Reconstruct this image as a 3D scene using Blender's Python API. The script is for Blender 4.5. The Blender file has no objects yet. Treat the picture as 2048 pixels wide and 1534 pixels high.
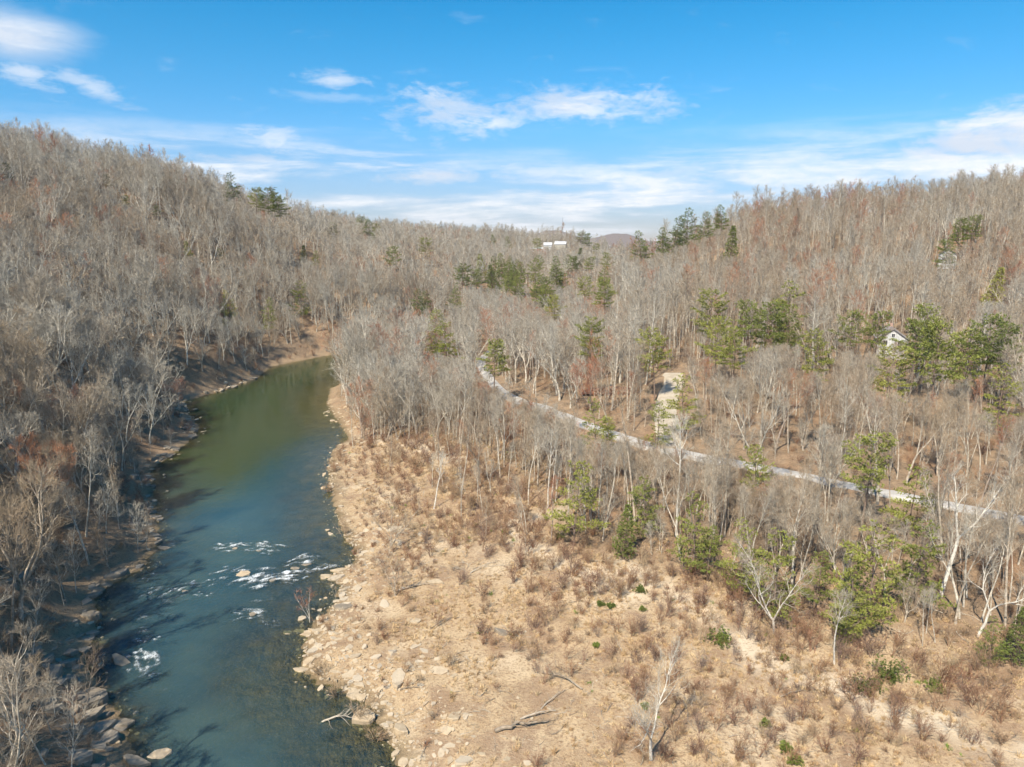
import bpy, math, random
import numpy as np
from mathutils import Vector

random.seed(7)
rng = np.random.default_rng(11)
SC = bpy.context.scene
COL = SC.collection
R = math.radians

# ------------------------------------------------------------------ camera, sky, sun, exposure
CAM_H = 45.0                     # drone height above the river, metres
PITCH = R(11.4)                  # looking down
FPX = 1421.0                     # focal length in pixels of the 2048 px wide photograph
cam_data = bpy.data.cameras.new('camera')
cam_data.sensor_width = 36.0
cam_data.lens = FPX / 2048.0 * 36.0
cam_data.clip_start = 0.5
cam_data.clip_end = 30000
cam = bpy.data.objects.new('camera', cam_data)
COL.objects.link(cam)
cam.location = (0, 0, CAM_H)
cam.rotation_euler = (R(90) - PITCH, 0, 0)
SC.camera = cam

SUN_EL = R(51)
SUN_AZ = math.atan2(0.47, 0.88)   # light travels towards +x +y (shadows fall right and away)
sun_dir = Vector((math.sin(SUN_AZ) * math.cos(SUN_EL), math.cos(SUN_AZ) * math.cos(SUN_EL), -math.sin(SUN_EL)))
sd = bpy.data.lights.new('sun', 'SUN')
sd.energy = 5.0
sd.angle = R(0.53)
sd.color = (1.0, 0.91, 0.77)
sun = bpy.data.objects.new('sun', sd)
COL.objects.link(sun)
sun.rotation_euler = sun_dir.to_track_quat('-Z', 'Y').to_euler()
sun.location = (-200, -200, 300)

SC.view_settings.view_transform = 'Standard'
SC.view_settings.look = 'None'
SC.view_settings.gamma = 1.0
SC.view_settings.use_curve_mapping = False
SC.view_settings.exposure = 0.6

SC.cycles.use_adaptive_sampling = True
SC.cycles.adaptive_threshold = 0.03
SC.cycles.max_bounces = 6
SC.cycles.diffuse_bounces = 2
SC.cycles.glossy_bounces = 2
SC.cycles.transmission_bounces = 2
SC.cycles.transparent_max_bounces = 16
SC.cycles.caustics_reflective = False
SC.cycles.caustics_refractive = False


def ray(u, v):
    a = (u - 1024.0) / FPX
    b = (v - 767.0) / FPX
    c, s = math.cos(PITCH), math.sin(PITCH)
    return (a, c - b * s, -s - b * c)


def project(x, y, z):
    c, s = math.cos(PITCH), math.sin(PITCH)
    dz = z - CAM_H
    depth = y * c - dz * s
    up = y * s + dz * c
    return 1024 + FPX * x / depth, 767 - FPX * up / depth, depth


class NT:
    """small helper to write node trees"""
    def __init__(self, tree):
        self.t = tree
        self.t.nodes.clear()

    def n(self, typ, **kw):
        nd = self.t.nodes.new(typ)
        for k, v in kw.items():
            setattr(nd, k, v)
        return nd

    def l(self, a, b):
        self.t.links.new(a, b)

    def put(self, sock, v):
        if isinstance(v, (int, float)):
            sock.default_value = v
        elif isinstance(v, tuple):
            sock.default_value = v if len(v) == len(sock.default_value) else v + (1.0,)
        else:
            self.l(v, sock)

    def math(self, op, a, b=0.0, c=None, clamp=False):
        nd = self.n('ShaderNodeMath', operation=op, use_clamp=clamp)
        self.put(nd.inputs[0], a)
        self.put(nd.inputs[1], b)
        if c is not None:
            self.put(nd.inputs[2], c)
        return nd.outputs[0]

    def mix(self, f, a, b, blend='MIX'):
        nd = self.n('ShaderNodeMix', data_type='RGBA', blend_type=blend)
        self.put(nd.inputs[0], f)
        self.put(nd.inputs[6], a)
        self.put(nd.inputs[7], b)
        return nd.outputs[2]

    def smooth(self, v, lo, hi, a=0.0, b=1.0):
        nd = self.n('ShaderNodeMapRange', interpolation_type='SMOOTHSTEP')
        self.put(nd.inputs[0], v)
        nd.inputs[1].default_value, nd.inputs[2].default_value = lo, hi
        nd.inputs[3].default_value, nd.inputs[4].default_value = a, b
        return nd.outputs[0]

    def noise(self, vec, scale, detail=4.0, rough=0.55, dist=0.0, dims='3D'):
        nd = self.n('ShaderNodeTexNoise', noise_dimensions=dims)
        if vec is not None:
            self.l(vec, nd.inputs['Vector'])
        nd.inputs['Scale'].default_value = scale
        nd.inputs['Detail'].default_value = detail
        nd.inputs['Roughness'].default_value = rough
        nd.inputs['Distortion'].default_value = dist
        return nd.outputs[0]

    def ramp(self, f, stops):
        nd = self.n('ShaderNodeValToRGB')
        e = nd.color_ramp.elements
        while len(e) < len(stops):
            e.new(0.5)
        for i, (p, c) in enumerate(stops):
            e[i].position = p
            e[i].color = tuple(c) + (1.0,)
        self.put(nd.inputs[0], f)
        return nd.outputs[0]

    def combine(self, x, y, z):
        nd = self.n('ShaderNodeCombineXYZ')
        self.put(nd.inputs[0], x)
        self.put(nd.inputs[1], y)
        self.put(nd.inputs[2], z)
        return nd.outputs[0]


# ------------------------------------------------------------------ world: Nishita sky with a cloud layer
world = bpy.data.worlds.new('World')
SC.world = world
world.use_nodes = True
world.cycles.sampling_method = 'MANUAL'
world.cycles.sample_map_resolution = 256
W = NT(world.node_tree)
sky = W.n('ShaderNodeTexSky', sky_type='NISHITA')
sky.sun_disc = False
sky.sun_elevation = SUN_EL
sky.sun_rotation = math.atan2(-sun_dir.x, -sun_dir.y)
sky.altitude = 300
sky.air_density = 1.0
sky.dust_density = 0.1
sky.ozone_density = 3.0
hs = W.n('ShaderNodeHueSaturation')
hs.inputs['Hue'].default_value = 0.49
hs.inputs['Saturation'].default_value = 1.46
hs.inputs['Value'].default_value = 1.0
W.l(sky.outputs[0], hs.inputs['Color'])
tc = W.n('ShaderNodeTexCoord')
sep = W.n('ShaderNodeSeparateXYZ')
W.l(tc.outputs['Generated'], sep.inputs[0])
az = W.math('ARCTAN2', sep.outputs[0], sep.outputs[1])
el = W.math('ARCSINE', sep.outputs[2])
DEG = 57.29578
azd = W.math('MULTIPLY', az, DEG)
eld = W.math('MULTIPLY', el, DEG)
# cloud fields: coordinates in degrees, stretched sideways as layers seen edge-on
warp_v = W.combine(W.math('MULTIPLY', azd, 0.22), W.math('MULTIPLY', eld, 0.60), 3.1)
n_wisp = W.noise(warp_v, 1.0, 5.0, 0.62, 0.6)
streak_v = W.combine(W.math('MULTIPLY', azd, 0.075), W.math('MULTIPLY', eld, 0.62), 9.7)
n_streak = W.noise(streak_v, 1.0, 5.0, 0.6, 0.35)
fine_v = W.combine(W.math('MULTIPLY', azd, 0.75), W.math('MULTIPLY', eld, 1.9), 1.7)
n_fine = W.noise(fine_v, 1.0, 4.0, 0.6, 0.3)
patch_v = W.combine(W.math('MULTIPLY', azd, 0.035), W.math('MULTIPLY', eld, 0.05), 5.3)
n_patch = W.noise(patch_v, 1.0, 2.0, 0.5)


def skydeg(u, v):
    d = ray(u, v)
    L = math.sqrt(sum(c * c for c in d))
    return math.degrees(math.atan2(d[0], d[1])), math.degrees(math.asin(d[2] / L))


aev = W.combine(azd, eld, 0.0)
warp = W.math('ADD', W.math('MULTIPLY', W.math('SUBTRACT', n_wisp, 0.5), 1.7), W.math('MULTIPLY', W.math('SUBTRACT', n_fine, 0.5), 1.3))


def cloud(u, v, wa, we, rot, power, wis):
    a0, e0 = skydeg(u, v)
    mp_ = W.n('ShaderNodeMapping', vector_type='TEXTURE')
    mp_.inputs['Location'].default_value = (a0, e0, 0)
    mp_.inputs['Rotation'].default_value = (0, 0, R(rot))
    mp_.inputs['Scale'].default_value = (wa, we, 1)
    W.l(aev, mp_.inputs['Vector'])
    ln = W.n('ShaderNodeVectorMath', operation='LENGTH')
    W.l(mp_.outputs[0], ln.inputs[0])
    e = W.math('MULTIPLY_ADD', warp, wis, ln.outputs['Value'])
    return W.smooth(e, 1.2, -0.15, 0.0, power)


clouds = [
    cloud(30, 70, 4.4, 1.75, 0, 1.25, 0.3),       # soft white bank, upper left
    cloud(900, 226, 5.4, 1.7, -4, .95, 1.5),     # long wisp, centre
    cloud(1150, 210, 8.6, 1.45, 1, 1.0, 1.4),
    cloud(985, 250, 3.4, 0.9, 20, 0.8, 1.6),
    cloud(1975, 288, 7.4, 2.3, 12, 1.4, 1.1),    # bright bank, right
    cloud(2040, 250, 5.2, 1.5, 8, 1.2, 1.3),
    cloud(1880, 338, 3.2, 0.5, 0, 0.6, 1.2),
    cloud(1420, 383, 1.0, 0.4, 0, 0.9, 0.7),
    cloud(1600, 318, 4.2, 0.6, 8, 0.75, 1.3),
    cloud(1300, 355, 8.0, 0.9, 6, 0.6, 1.4),
    cloud(520, 322, 5.5, 0.6, -3, 0.9, 1.3),
    cloud(1060, 345, 5.0, 0.8, 0, 0.8, 1.3),
    cloud(740, 405, 6.0, 0.6, 0, 1.1, .9),
    cloud(870, 352, 5.0, 0.7, 2, 1.0, 1.3),
    cloud(560, 285, 3.0, 1.1, -25, 0.7, 1.8),
    cloud(660, 158, 2.2, 0.7, 0, 0.7, 1.5),
    cloud(40, 150, 3.2, 0.8, -18, 0.75, 1.6),
    cloud(190, 178, 2.8, 0.8, -20, 0.6, 1.6),
    cloud(232, 270, 1.0, 0.9, 0, 0.4, 1.6),
    cloud(700, 195, 4.5, 0.4, 0, 0.25, 1.6),
]
dens = clouds[0]
for c in clouds[1:]:
    dens = W.math('MAXIMUM', dens, c)
# broken low sheet towards the horizon, thinning upwards; goes round the whole sky
low = W.smooth(eld, 9.5, 4.0)
low = W.math('MULTIPLY', low, W.smooth(n_patch, 0.24, 0.48))
band = W.math('MULTIPLY', low, W.smooth(n_streak, 0.40, 0.64, 0.14, 1.0))
thin = W.math('MULTIPLY', W.smooth(n_wisp, 0.58, 0.85), W.smooth(eld, 30.0, 6.0, 0.0, 0.32))
dens = W.math('MAXIMUM', dens, band)
dens = W.math('MAXIMUM', dens, thin)
dens = W.math('MULTIPLY', dens, W.smooth(n_fine, 0.25, 0.65, 0.65, 1.0), clamp=True)
bg_sky = W.n('ShaderNodeBackground')
bg_sky.inputs[1].default_value = 0.105
air = W.mix(1.0, hs.outputs[0], W.ramp(W.smooth(eld, 0.0, 16.0), [(0.0, (0.47, 0.50, 0.72)), (0.5, (0.80, 0.83, 0.95)), (1.0, (1.0, 1.0, 1.0))]), 'MULTIPLY')
W.l(air, bg_sky.inputs[0])
bg_cloud = W.n('ShaderNodeBackground')
cl_col = W.mix(W.smooth(n_streak, 0.35, 0.65), (0.66, 0.74, 0.86), (0.95, 0.96, 0.98))
W.l(cl_col, bg_cloud.inputs[0])
bg_cloud.inputs[1].default_value = 0.74
mixw = W.n('ShaderNodeMixShader')
W.l(dens, mixw.inputs[0])
W.l(bg_sky.outputs[0], mixw.inputs[1])
W.l(bg_cloud.outputs[0], mixw.inputs[2])
outw = W.n('ShaderNodeOutputWorld')
W.l(mixw.outputs[0], outw.inputs[0])


# ------------------------------------------------------------------ maths: noise, river plan, terrain height
def vnoise(x, y, seed=0):
    x = np.asarray(x, float)
    y = np.asarray(y, float)
    xi = np.floor(x).astype(np.int64)
    yi = np.floor(y).astype(np.int64)
    fx, fy = x - xi, y - yi
    fx = fx * fx * (3 - 2 * fx)
    fy = fy * fy * (3 - 2 * fy)

    def h(i, j):
        n = (i * 374761393 + j * 668265263 + seed * 982451653) & 0xFFFFFFFF
        n = ((n ^ (n >> 13)) * 1274126177) & 0xFFFFFFFF
        return ((n ^ (n >> 16)) & 0xFFFF) / 65535.0
    a = h(xi, yi) * (1 - fx) + h(xi + 1, yi) * fx
    b = h(xi, yi + 1) * (1 - fx) + h(xi + 1, yi + 1) * fx
    return a * (1 - fy) + b * fy


def fbm(x, y, seed=0, oct=4):
    t, amp, s = 0.0, 0.5, 1.0
    for k in range(oct):
        t = t + amp * vnoise(np.asarray(x) * s, np.asarray(y) * s, seed + k)
        s *= 2.03
        amp *= 0.5
    return t / (1 - 0.5 ** oct)


def flat(u, v, z=0.0):
    d = ray(u, v)
    t = (z - CAM_H) / d[2]
    return (d[0] * t, d[1] * t)


LB = [(10, -160), (-5, -80), (-18, -20), (-24, 10), (-29, 35)] + [flat(*p) for p in [
    (273, 1529), (253, 1436), (205, 1385), (171, 1323), (191, 1255), (195, 1187), (239, 1163), (290, 1135), (308, 1108),
    (318, 1088), (318, 1042), (308, 984), (305, 936), (342, 912), (377, 885), (400, 854), (377, 827), (368, 803),
    (445, 782), (513, 758), (541, 735), (600, 722), (650, 712)]] + [
    (-50, 298), (-30, 312), (-8, 335), (10, 365), (35, 420), (75, 490), (140, 610), (220, 720), (260, 790)]
RB = [(60, -160), (40, -80), (20, -20), (8, 15), (-3, 40)] + [flat(*p) for p in [
    (800, 1534), (771, 1460), (730, 1405), (692, 1385), (644, 1364), (607, 1335), (610, 1293), (622, 1248), (655, 1222),
    (675, 1200), (679, 1176), (665, 1150), (706, 1126), (718, 1105), (698, 1087), (681, 1056), (671, 1018), (657, 960),
    (658, 930), (664, 902), (698, 876), (681, 850), (654, 808)]] + [
    (-56, 215), (-52, 240), (-40, 262), (0, 293), (25, 325), (50, 368), (78, 424), (116, 500), (182, 600), (262, 700), (300, 760)]


def seg_dist(px, py, line):
    best = np.full(px.shape, 1e9)
    for (ax, ay), (bx, by) in zip(line[:-1], line[1:]):
        dx, dy = bx - ax, by - ay
        t = np.clip(((px - ax) * dx + (py - ay) * dy) / (dx * dx + dy * dy + 1e-9), 0, 1)
        best = np.minimum(best, (px - ax - t * dx) ** 2 + (py - ay - t * dy) ** 2)
    return np.sqrt(best)


def in_poly(px, py, poly):
    ins = np.zeros(px.shape, bool)
    n = len(poly)
    for i in range(n):
        x1, y1 = poly[i]
        x2, y2 = poly[(i + 1) % n]
        if y1 == y2:
            continue
        c = ((y1 > py) != (y2 > py)) & (px < (x2 - x1) * (py - y1) / (y2 - y1) + x1)
        ins ^= c
    return ins


RIVER = LB + RB[::-1]
LEFT_POLY = LB + [(262, 4000), (-4000, 4000), (-4000, -4000), (10, -4000)]


def river_d(px, py):
    """signed distance to the river edge (negative in the water), and whether left of it"""
    dl = seg_dist(px, py, LB)
    dr = seg_dist(px, py, RB)
    ins = in_poly(px, py, RIVER)
    d = np.where(ins, -np.minimum(dl, dr), np.minimum(dl, dr))
    left = in_poly(px, py, LEFT_POLY)
    return d, left, dl, dr


CTRL = [
    # left valley side, river station by station
    (-48, 54, 6), (-74, 52, 27), (-112, 50, 48), (-160, 46, 64), (-240, 40, 72),
    (-38, 0, 6), (-62, -4, 23), (-100, -10, 45), (-150, -16, 62), (-230, -20, 72),
    (-30, -80, 8), (-60, -90, 22), (-110, -100, 42), (-200, -110, 60),
    (-62, 88, 5), (-86, 92, 25), (-122, 98, 50), (-165, 104, 70),
    (-78, 130, 5), (-102, 137, 24), (-138, 150, 50), (-176, 160, 72), (-260, 170, 76),
    (-90, 178, 5), (-114, 190, 24), (-148, 206, 48), (-172, 218, 62),
    (-100, 265, 8), (-117, 283, 24), (-183, 250, 65), (-150, 305, 61), (-86, 316, 20), (-98, 345, 36), (-137, 350, 58),
    (-122, 420, 47), (-94, 500, 38), (-51, 600, 36), (13, 750, 36), (162, 900, 8),
    (-45, 350, 16), (-60, 395, 33), (5, 390, 14), (-10, 440, 28), (45, 460, 12), (28, 510, 26), (0, 565, 33),
    (30, 622, 36), (60, 622, 36), (100, 620, 14), (160, 720, 9), (220, 850, 6),
    (-300, 500, 60), (-300, 300, 72), (-400, 900, 45), (300, 1000, 6), (600, 1000, 28), (0, 1100, 24),
    (0, 1500, 28), (-800, 1500, 40), (800, 1500, 30), (-800, 200, 60), (900, 300, 45), (-600, -300, 60), (600, -300, 30),
    # gravel bar, terrace and road on the right
    (-5, 90, 2), (10, 75, 2), (20, 60, 2.2), (35, 70, 2.8), (45, 60, 3), (0, 105, 2.6), (-15, 120, 2), (-24, 100, 1.2),
    (-18, 140, 2.6), (-34, 165, 2.2), (-42, 190, 2.5), (-46, 215, 3.5), (-32, 232, 4.5), (-22, 195, 5), (-15, 165, 5),
    (15, 105, 4.2), (30, 90, 4.4), (45, 78, 4.8), (60, 62, 4.8), (20, 20, 2), (60, 20, 4), (100, 40, 7), (100, 80, 9.5),
    (68, 89, 8), (45, 107, 8), (29, 121, 8), (20, 131, 8), (8, 147, 8), (0, 166, 8), (-7.6, 196, 8), (-9.5, 226, 8),
    (36, 164, 13), (60, 150, 11.5), (80, 130, 10.5), (110, 120, 12), (140, 160, 17), (101, 188, 15), (60, 200, 18),
    (20, 200, 11), (15, 240, 10), (15, 280, 11), (38, 305, 18), (60, 260, 22), (96, 330, 43), (129, 330, 49),
    (169, 300, 49), (195, 280, 50), (158, 263, 38), (110, 250, 27), (150, 210, 22), (60, 300, 28), (230, 200, 35),
    (300, 280, 52), (200, 120, 16), (300, 100, 25), (130, 400, 42), (86, 380, 22), (200, 400, 46), (250, 500, 42),
    (-25, 255, 6),
]
CP = np.array(CTRL, float)
_A = np.sqrt(((CP[:, None, :2] - CP[None, :, :2]) ** 2).sum(-1) + 36.0)
_n = len(CP)
_M = np.zeros((_n + 1, _n + 1))
_M[:_n, :_n] = _A
_M[:_n, _n] = 1
_M[_n, :_n] = 1
_rhs = np.concatenate([CP[:, 2], [0]])
_M[:_n, :_n] -= np.eye(_n) * 1.5
_w = np.linalg.solve(_M, _rhs)


def rbf(x, y):
    z = np.full(x.shape, _w[_n])
    for i in range(_n):
        z = z + _w[i] * np.sqrt((x - CP[i, 0]) ** 2 + (y - CP[i, 1]) ** 2 + 36.0)
    return z


def height(x, y):
    x = np.atleast_1d(np.asarray(x, float))
    y = np.atleast_1d(np.asarray(y, float))
    d, left, dl, dr = river_d(x, y)
    z = rbf(x, y)
    r = np.hypot(x, y)
    far = np.clip((r - 1100) / 500, 0, 1)
    z = z * (1 - far) + 28 * far
    # two distant hills and a long far range
    z = z + 40 * np.exp(-(((x - 135) / 95) ** 2 + ((y - 2400) / 300) ** 2)) + 14 * np.exp(-(((x - 150) / 260) ** 2 + ((y - 2500) / 300) ** 2))
    z = z + 38 * np.exp(-(((x - 345) / 80) ** 2 + ((y - 2300) / 300) ** 2))
    z = z + far * 26 * (fbm(x / 500.0, y / 500.0, 40, 3) - 0.5)
    # undulation of the slopes; the bar stays nearly flat
    rough = np.clip((z - 4) / 14, 0.06, 1)
    z = z + rough * (7.0 * (fbm(x / 38.0, y / 38.0, 3, 4) - 0.5) + 1.2 * (fbm(x / 6.0, y / 6.0, 9, 3) - 0.5))
    z = z + 0.5 * (fbm(x / 5.0, y / 5.0, 21, 4) - 0.5) + 0.16 * (fbm(x / 0.9, y / 0.9, 31, 2) - 0.5)
    wid = np.where(left, 9.0, 7.0)
    t = np.clip(d / wid, 0, 1)
    t = t * t * (3 - 2 * t)
    bank = np.clip(0.10 + 0.05 * d, 0, 0.6) + 0.35 * (fbm(x / 1.7, y / 1.7, 55, 3) - 0.42)
    z_out = bank * (1 - t) + np.maximum(z, 0.25) * t
    deep_l = 0.12 + 0.20 * np.clip(dl, 0, 3) + 0.11 * np.clip(dl - 3, 0, 11)
    deep_r = 0.06 + 0.045 * np.clip(dr, 0, 8) + 0.13 * np.clip(dr - 8, 0, 11)
    bed = -np.minimum(deep_l, deep_r) + 0.34 * (fbm(x / 1.8, y / 1.8, 61, 3) - 0.5)
    return np.where(d < 0, np.minimum(bed, -0.03 - 0.012 * -d), z_out)


def hz(x, y):
    return float(height(x, y)[0])


def on_ground(u, v, near=40.0, far=1500.0):
    """the point of the ground seen in direction (u, v) of the survey picture"""
    d = ray(u, v)
    Y = np.concatenate([np.arange(near, 400, 0.5), np.arange(400, far, 3.0)])
    t = Y / d[1]
    X = d[0] * t
    Z = CAM_H + d[2] * t
    g = height(X, Y)
    k = np.argmax(g >= Z)
    return float(X[k]), float(Y[k]), float(g[k])


def under_top(u, v, h, near=45.0, far=1500.0):
    """ground point on bearing u from which a thing of height h just reaches up to v"""
    d = ray(u, v)
    Y = np.concatenate([np.arange(near, 400, 0.5), np.arange(400, far, 3.0)])
    c, s = math.cos(PITCH), math.sin(PITCH)
    a = d[0]
    # bearing: keep the picture column for the top of the thing
    t = Y / d[1]
    X = a * t
    Z = CAM_H + d[2] * t
    g = height(X, Y)
    hit = g + h >= Z
    if hit.any():
        k = np.argmax(hit)
    else:                                # stands on the skyline: take the crest and grow the tree to fit
        k = np.argmin((Z - g)[Y < 800])
        h = float(Z[k] - g[k])
    return float(X[k]), float(Y[k]), float(g[k]), h


# ------------------------------------------------------------------ object helpers
def mesh_from(name, V, F, mats=(), fm=None, smooth=False):
    me = bpy.data.meshes.new(name)
    me.from_pydata(V, [], F)
    for m in mats:
        me.materials.append(m)
    if fm is not None:
        me.polygons.foreach_set('material_index', np.asarray(fm, dtype=np.int32))
    if smooth:
        me.polygons.foreach_set('use_smooth', np.ones(len(F), dtype=bool))
    me.update()
    return me


def link(o, parent=None, col=None):
    (col or COL).objects.link(o)
    if parent is not None:
        o.parent = parent
    return o


def obj(name, me, parent=None, loc=None, rot=None, scale=None):
    o = bpy.data.objects.new(name, me)
    if loc is not None:
        o.location = loc
    if rot is not None:
        o.rotation_euler = rot
    if scale is not None:
        o.scale = scale if isinstance(scale, tuple) else (scale,) * 3
    return link(o, parent)


def tag(o, label=None, cat=None, group=None, kind=None):
    if label:
        o['label'] = label
    if cat:
        o['category'] = cat
    if group:
        o['group'] = group
    if kind:
        o['kind'] = kind
    return o


class MB:
    def __init__(self):
        self.V, self.F, self.M = [], [], []

    def tube(self, pts, rad, sides, m=0, cap=False):
        base = len(self.V)
        n = len(pts)
        V, F, M = self.V, self.F, self.M
        for i in range(n):
            p = pts[i]
            q0 = pts[max(i - 1, 0)]
            q1 = pts[min(i + 1, n - 1)]
            dx, dy, dz = q1[0] - q0[0], q1[1] - q0[1], q1[2] - q0[2]
            L = math.sqrt(dx * dx + dy * dy + dz * dz) + 1e-9
            dx, dy, dz = dx / L, dy / L, dz / L
            if abs(dz) < 0.9:
                ax, ay, azz = -dy, dx, 0.0
            else:
                ax, ay, azz = 0.0, -dz, dy
            L = math.sqrt(ax * ax + ay * ay + azz * azz) + 1e-9
            ax, ay, azz = ax / L, ay / L, azz / L
            bx, by, bz = dy * azz - dz * ay, dz * ax - dx * azz, dx * ay - dy * ax
            r = rad[i]
            for k in range(sides):
                t = 2 * math.pi * k / sides
                c, s = math.cos(t) * r, math.sin(t) * r
                V.append((p[0] + ax * c + bx * s, p[1] + ay * c + by * s, p[2] + azz * c + bz * s))
        for i in range(n - 1):
            a = base + i * sides
            for k in range(sides):
                k2 = (k + 1) % sides
                F.append((a + k, a + k2, a + sides + k2, a + sides + k))
                M.append(m)
        if cap:
            F.append(tuple(base + (n - 1) * sides + k for k in range(sides)))
            M.append(m)
            F.append(tuple(base + k for k in reversed(range(sides))))
            M.append(m)

    def spike(self, p, q, r, m=0):
        """a twig: three-sided, tapering to a point"""
        dx, dy, dz = q[0] - p[0], q[1] - p[1], q[2] - p[2]
        L = math.sqrt(dx * dx + dy * dy + dz * dz) + 1e-9
        dx, dy, dz = dx / L, dy / L, dz / L
        if abs(dz) < 0.9:
            ax, ay, azz = -dy, dx, 0.0
        else:
            ax, ay, azz = 0.0, -dz, dy
        K = math.sqrt(ax * ax + ay * ay + azz * azz) + 1e-9
        ax, ay, azz = ax / K * r, ay / K * r, azz / K * r
        bx, by, bz = (dy * azz - dz * ay), (dz * ax - dx * azz), (dx * ay - dy * ax)
        b = len(self.V)
        V = self.V
        V.append((p[0] + ax, p[1] + ay, p[2] + azz))
        V.append((p[0] - 0.5 * ax + 0.87 * bx, p[1] - 0.5 * ay + 0.87 * by, p[2] - 0.5 * azz + 0.87 * bz))
        V.append((p[0] - 0.5 * ax - 0.87 * bx, p[1] - 0.5 * ay - 0.87 * by, p[2] - 0.5 * azz - 0.87 * bz))
        V.append(q)
        self.F += [(b, b + 1, b + 3), (b + 1, b + 2, b + 3), (b + 2, b, b + 3)]
        self.M += [m, m, m]

    def tri(self, a, b, c, m=0):
        n = len(self.V)
        self.V += [a, b, c]
        self.F.append((n, n + 1, n + 2))
        self.M.append(m)

    def box(self, x0, x1, y0, y1, z0, z1, m=0):
        n = len(self.V)
        self.V += [(x0, y0, z0), (x1, y0, z0), (x1, y1, z0), (x0, y1, z0), (x0, y0, z1), (x1, y0, z1), (x1, y1, z1), (x0, y1, z1)]
        for f in ((0, 3, 2, 1), (4, 5, 6, 7), (0, 1, 5, 4), (1, 2, 6, 5), (2, 3, 7, 6), (3, 0, 4, 7)):
            self.F.append(tuple(n + i for i in f))
            self.M.append(m)

    def mesh(self, name, mats, smooth=False):
        return mesh_from(name, self.V, self.F, mats, self.M, smooth)

    def add(self, other, shift=0):
        n = len(self.V)
        self.V += other.V
        self.F += [tuple(i + n for i in f) for f in other.F]
        self.M += [m + shift for m in other.M]


# ------------------------------------------------------------------ materials
def material(name):
    m = bpy.data.materials.new(name)
    m.use_nodes = True
    return m, NT(m.node_tree)


def finish(N, col, rough=0.9, bump=None, bump_s=0.4, bump_d=0.1, spec=0.2, normal=None):
    p = N.n('ShaderNodeBsdfPrincipled')
    N.put(p.inputs['Base Color'], col)
    N.put(p.inputs['Roughness'], rough)
    p.inputs['Specular IOR Level'].default_value = spec
    if bump is not None:
        b = N.n('ShaderNodeBump')
        b.inputs['Strength'].default_value = bump_s
        b.inputs['Distance'].default_value = bump_d
        N.l(bump, b.inputs['Height'])
        N.l(b.outputs[0], p.inputs['Normal'])
    o = N.n('ShaderNodeOutputMaterial')
    N.l(p.outputs[0], o.inputs[0])
    return p


def attr(N, name, typ='GEOMETRY'):
    a = N.n('ShaderNodeAttribute', attribute_type=typ, attribute_name=name)
    return a.outputs['Fac']


def pos(N):
    return N.n('ShaderNodeNewGeometry').outputs['Position']


def tinted(name, stops, rough=0.9, vary=0.18, nscale=1.3):
    """bark or twig colour picked per plant from its tint value, mottled by noise"""
    m, N = material(name)
    t = attr(N, 'tint', 'INSTANCER')
    c = N.ramp(t, stops)
    n = N.noise(pos(N), nscale, 1.0)
    c = N.mix(N.smooth(n, 0.3, 0.7), N.mix(1.0, c, (1 - vary,) * 3, 'MULTIPLY'), N.mix(1.0, c, (1 + vary,) * 3, 'MULTIPLY'))
    finish(N, c, rough, spec=0.1)
    return m


M_BARK = tinted('bark', [(0.0, (0.58, 0.54, 0.45)), (0.3, (0.52, 0.465, 0.375)), (0.55, (0.44, 0.37, 0.285)), (0.8, (0.22, 0.175, 0.135)),
                         (0.93, (0.36, 0.30, 0.24)), (1.0, (0.34, 0.27, 0.215))], nscale=2.5, vary=0.28)
M_TWIG = tinted('twigs', [(0.0, (0.42, 0.39, 0.325)), (0.3, (0.37, 0.32, 0.25)), (0.55, (0.355, 0.275, 0.185)), (0.8, (0.25, 0.185, 0.13)),
                          (0.90, (0.25, 0.18, 0.13)), (0.935, (0.42, 0.21, 0.115)), (1.0, (0.38, 0.165, 0.095))])
M_WHITE = tinted('pale_bark', [(0.0, (0.62, 0.58, 0.50)), (1.0, (0.52, 0.47, 0.39))], nscale=3.0, vary=0.2)
M_SHRUB = tinted('shrub_twigs', [(0.0, (0.40, 0.30, 0.19)), (0.35, (0.30, 0.19, 0.115)), (0.6, (0.26, 0.14, 0.085)), (0.8, (0.20, 0.13, 0.10)),
                                 (1.0, (0.30, 0.23, 0.18))])
M_NEEDLE = tinted('needles', [(0.0, (0.10, 0.13, 0.045)), (0.35, (0.19, 0.22, 0.055)), (0.7, (0.28, 0.29, 0.07)), (1.0, (0.38, 0.37, 0.09))],
                  rough=0.75, nscale=0.9, vary=0.3)
M_PINEBARK = tinted('pine_bark', [(0.0, (0.17, 0.125, 0.095)), (1.0, (0.27, 0.20, 0.15))], nscale=4)
M_LEAF = tinted('evergreen_leaves', [(0.0, (0.10, 0.125, 0.04)), (1.0, (0.21, 0.25, 0.06))], rough=0.5, nscale=2)
M_STRAW = tinted('straw', [(0.0, (0.58, 0.44, 0.26)), (0.6, (0.50, 0.35, 0.19)), (0.9, (0.36, 0.23, 0.12)), (0.93, (0.20, 0.25, 0.05)), (1.0, (0.16, 0.24, 0.05))])
M_LOG = tinted('dead_wood', [(0.0, (0.52, 0.46, 0.37)), (1.0, (0.24, 0.185, 0.13))], nscale=3)


def stone_mat(name, a, b, c):
    m, N = material(name)
    P = pos(N)
    n1 = N.noise(P, 1.6, 5.0, 0.6)
    n2 = N.noise(P, 9.0, 4.0, 0.6)
    t = attr(N, 'tint', 'INSTANCER')
    col = N.mix(N.smooth(n1, 0.35, 0.68), a, b)
    col = N.mix(N.math('MULTIPLY', t, 0.7), col, c)
    col = N.mix(N.smooth(n2, 0.55, 0.75, 0, 0.45), col, (0.17, 0.13, 0.09))
    finish(N, col, 0.88, n2, 0.5, 0.05)
    return m


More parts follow.
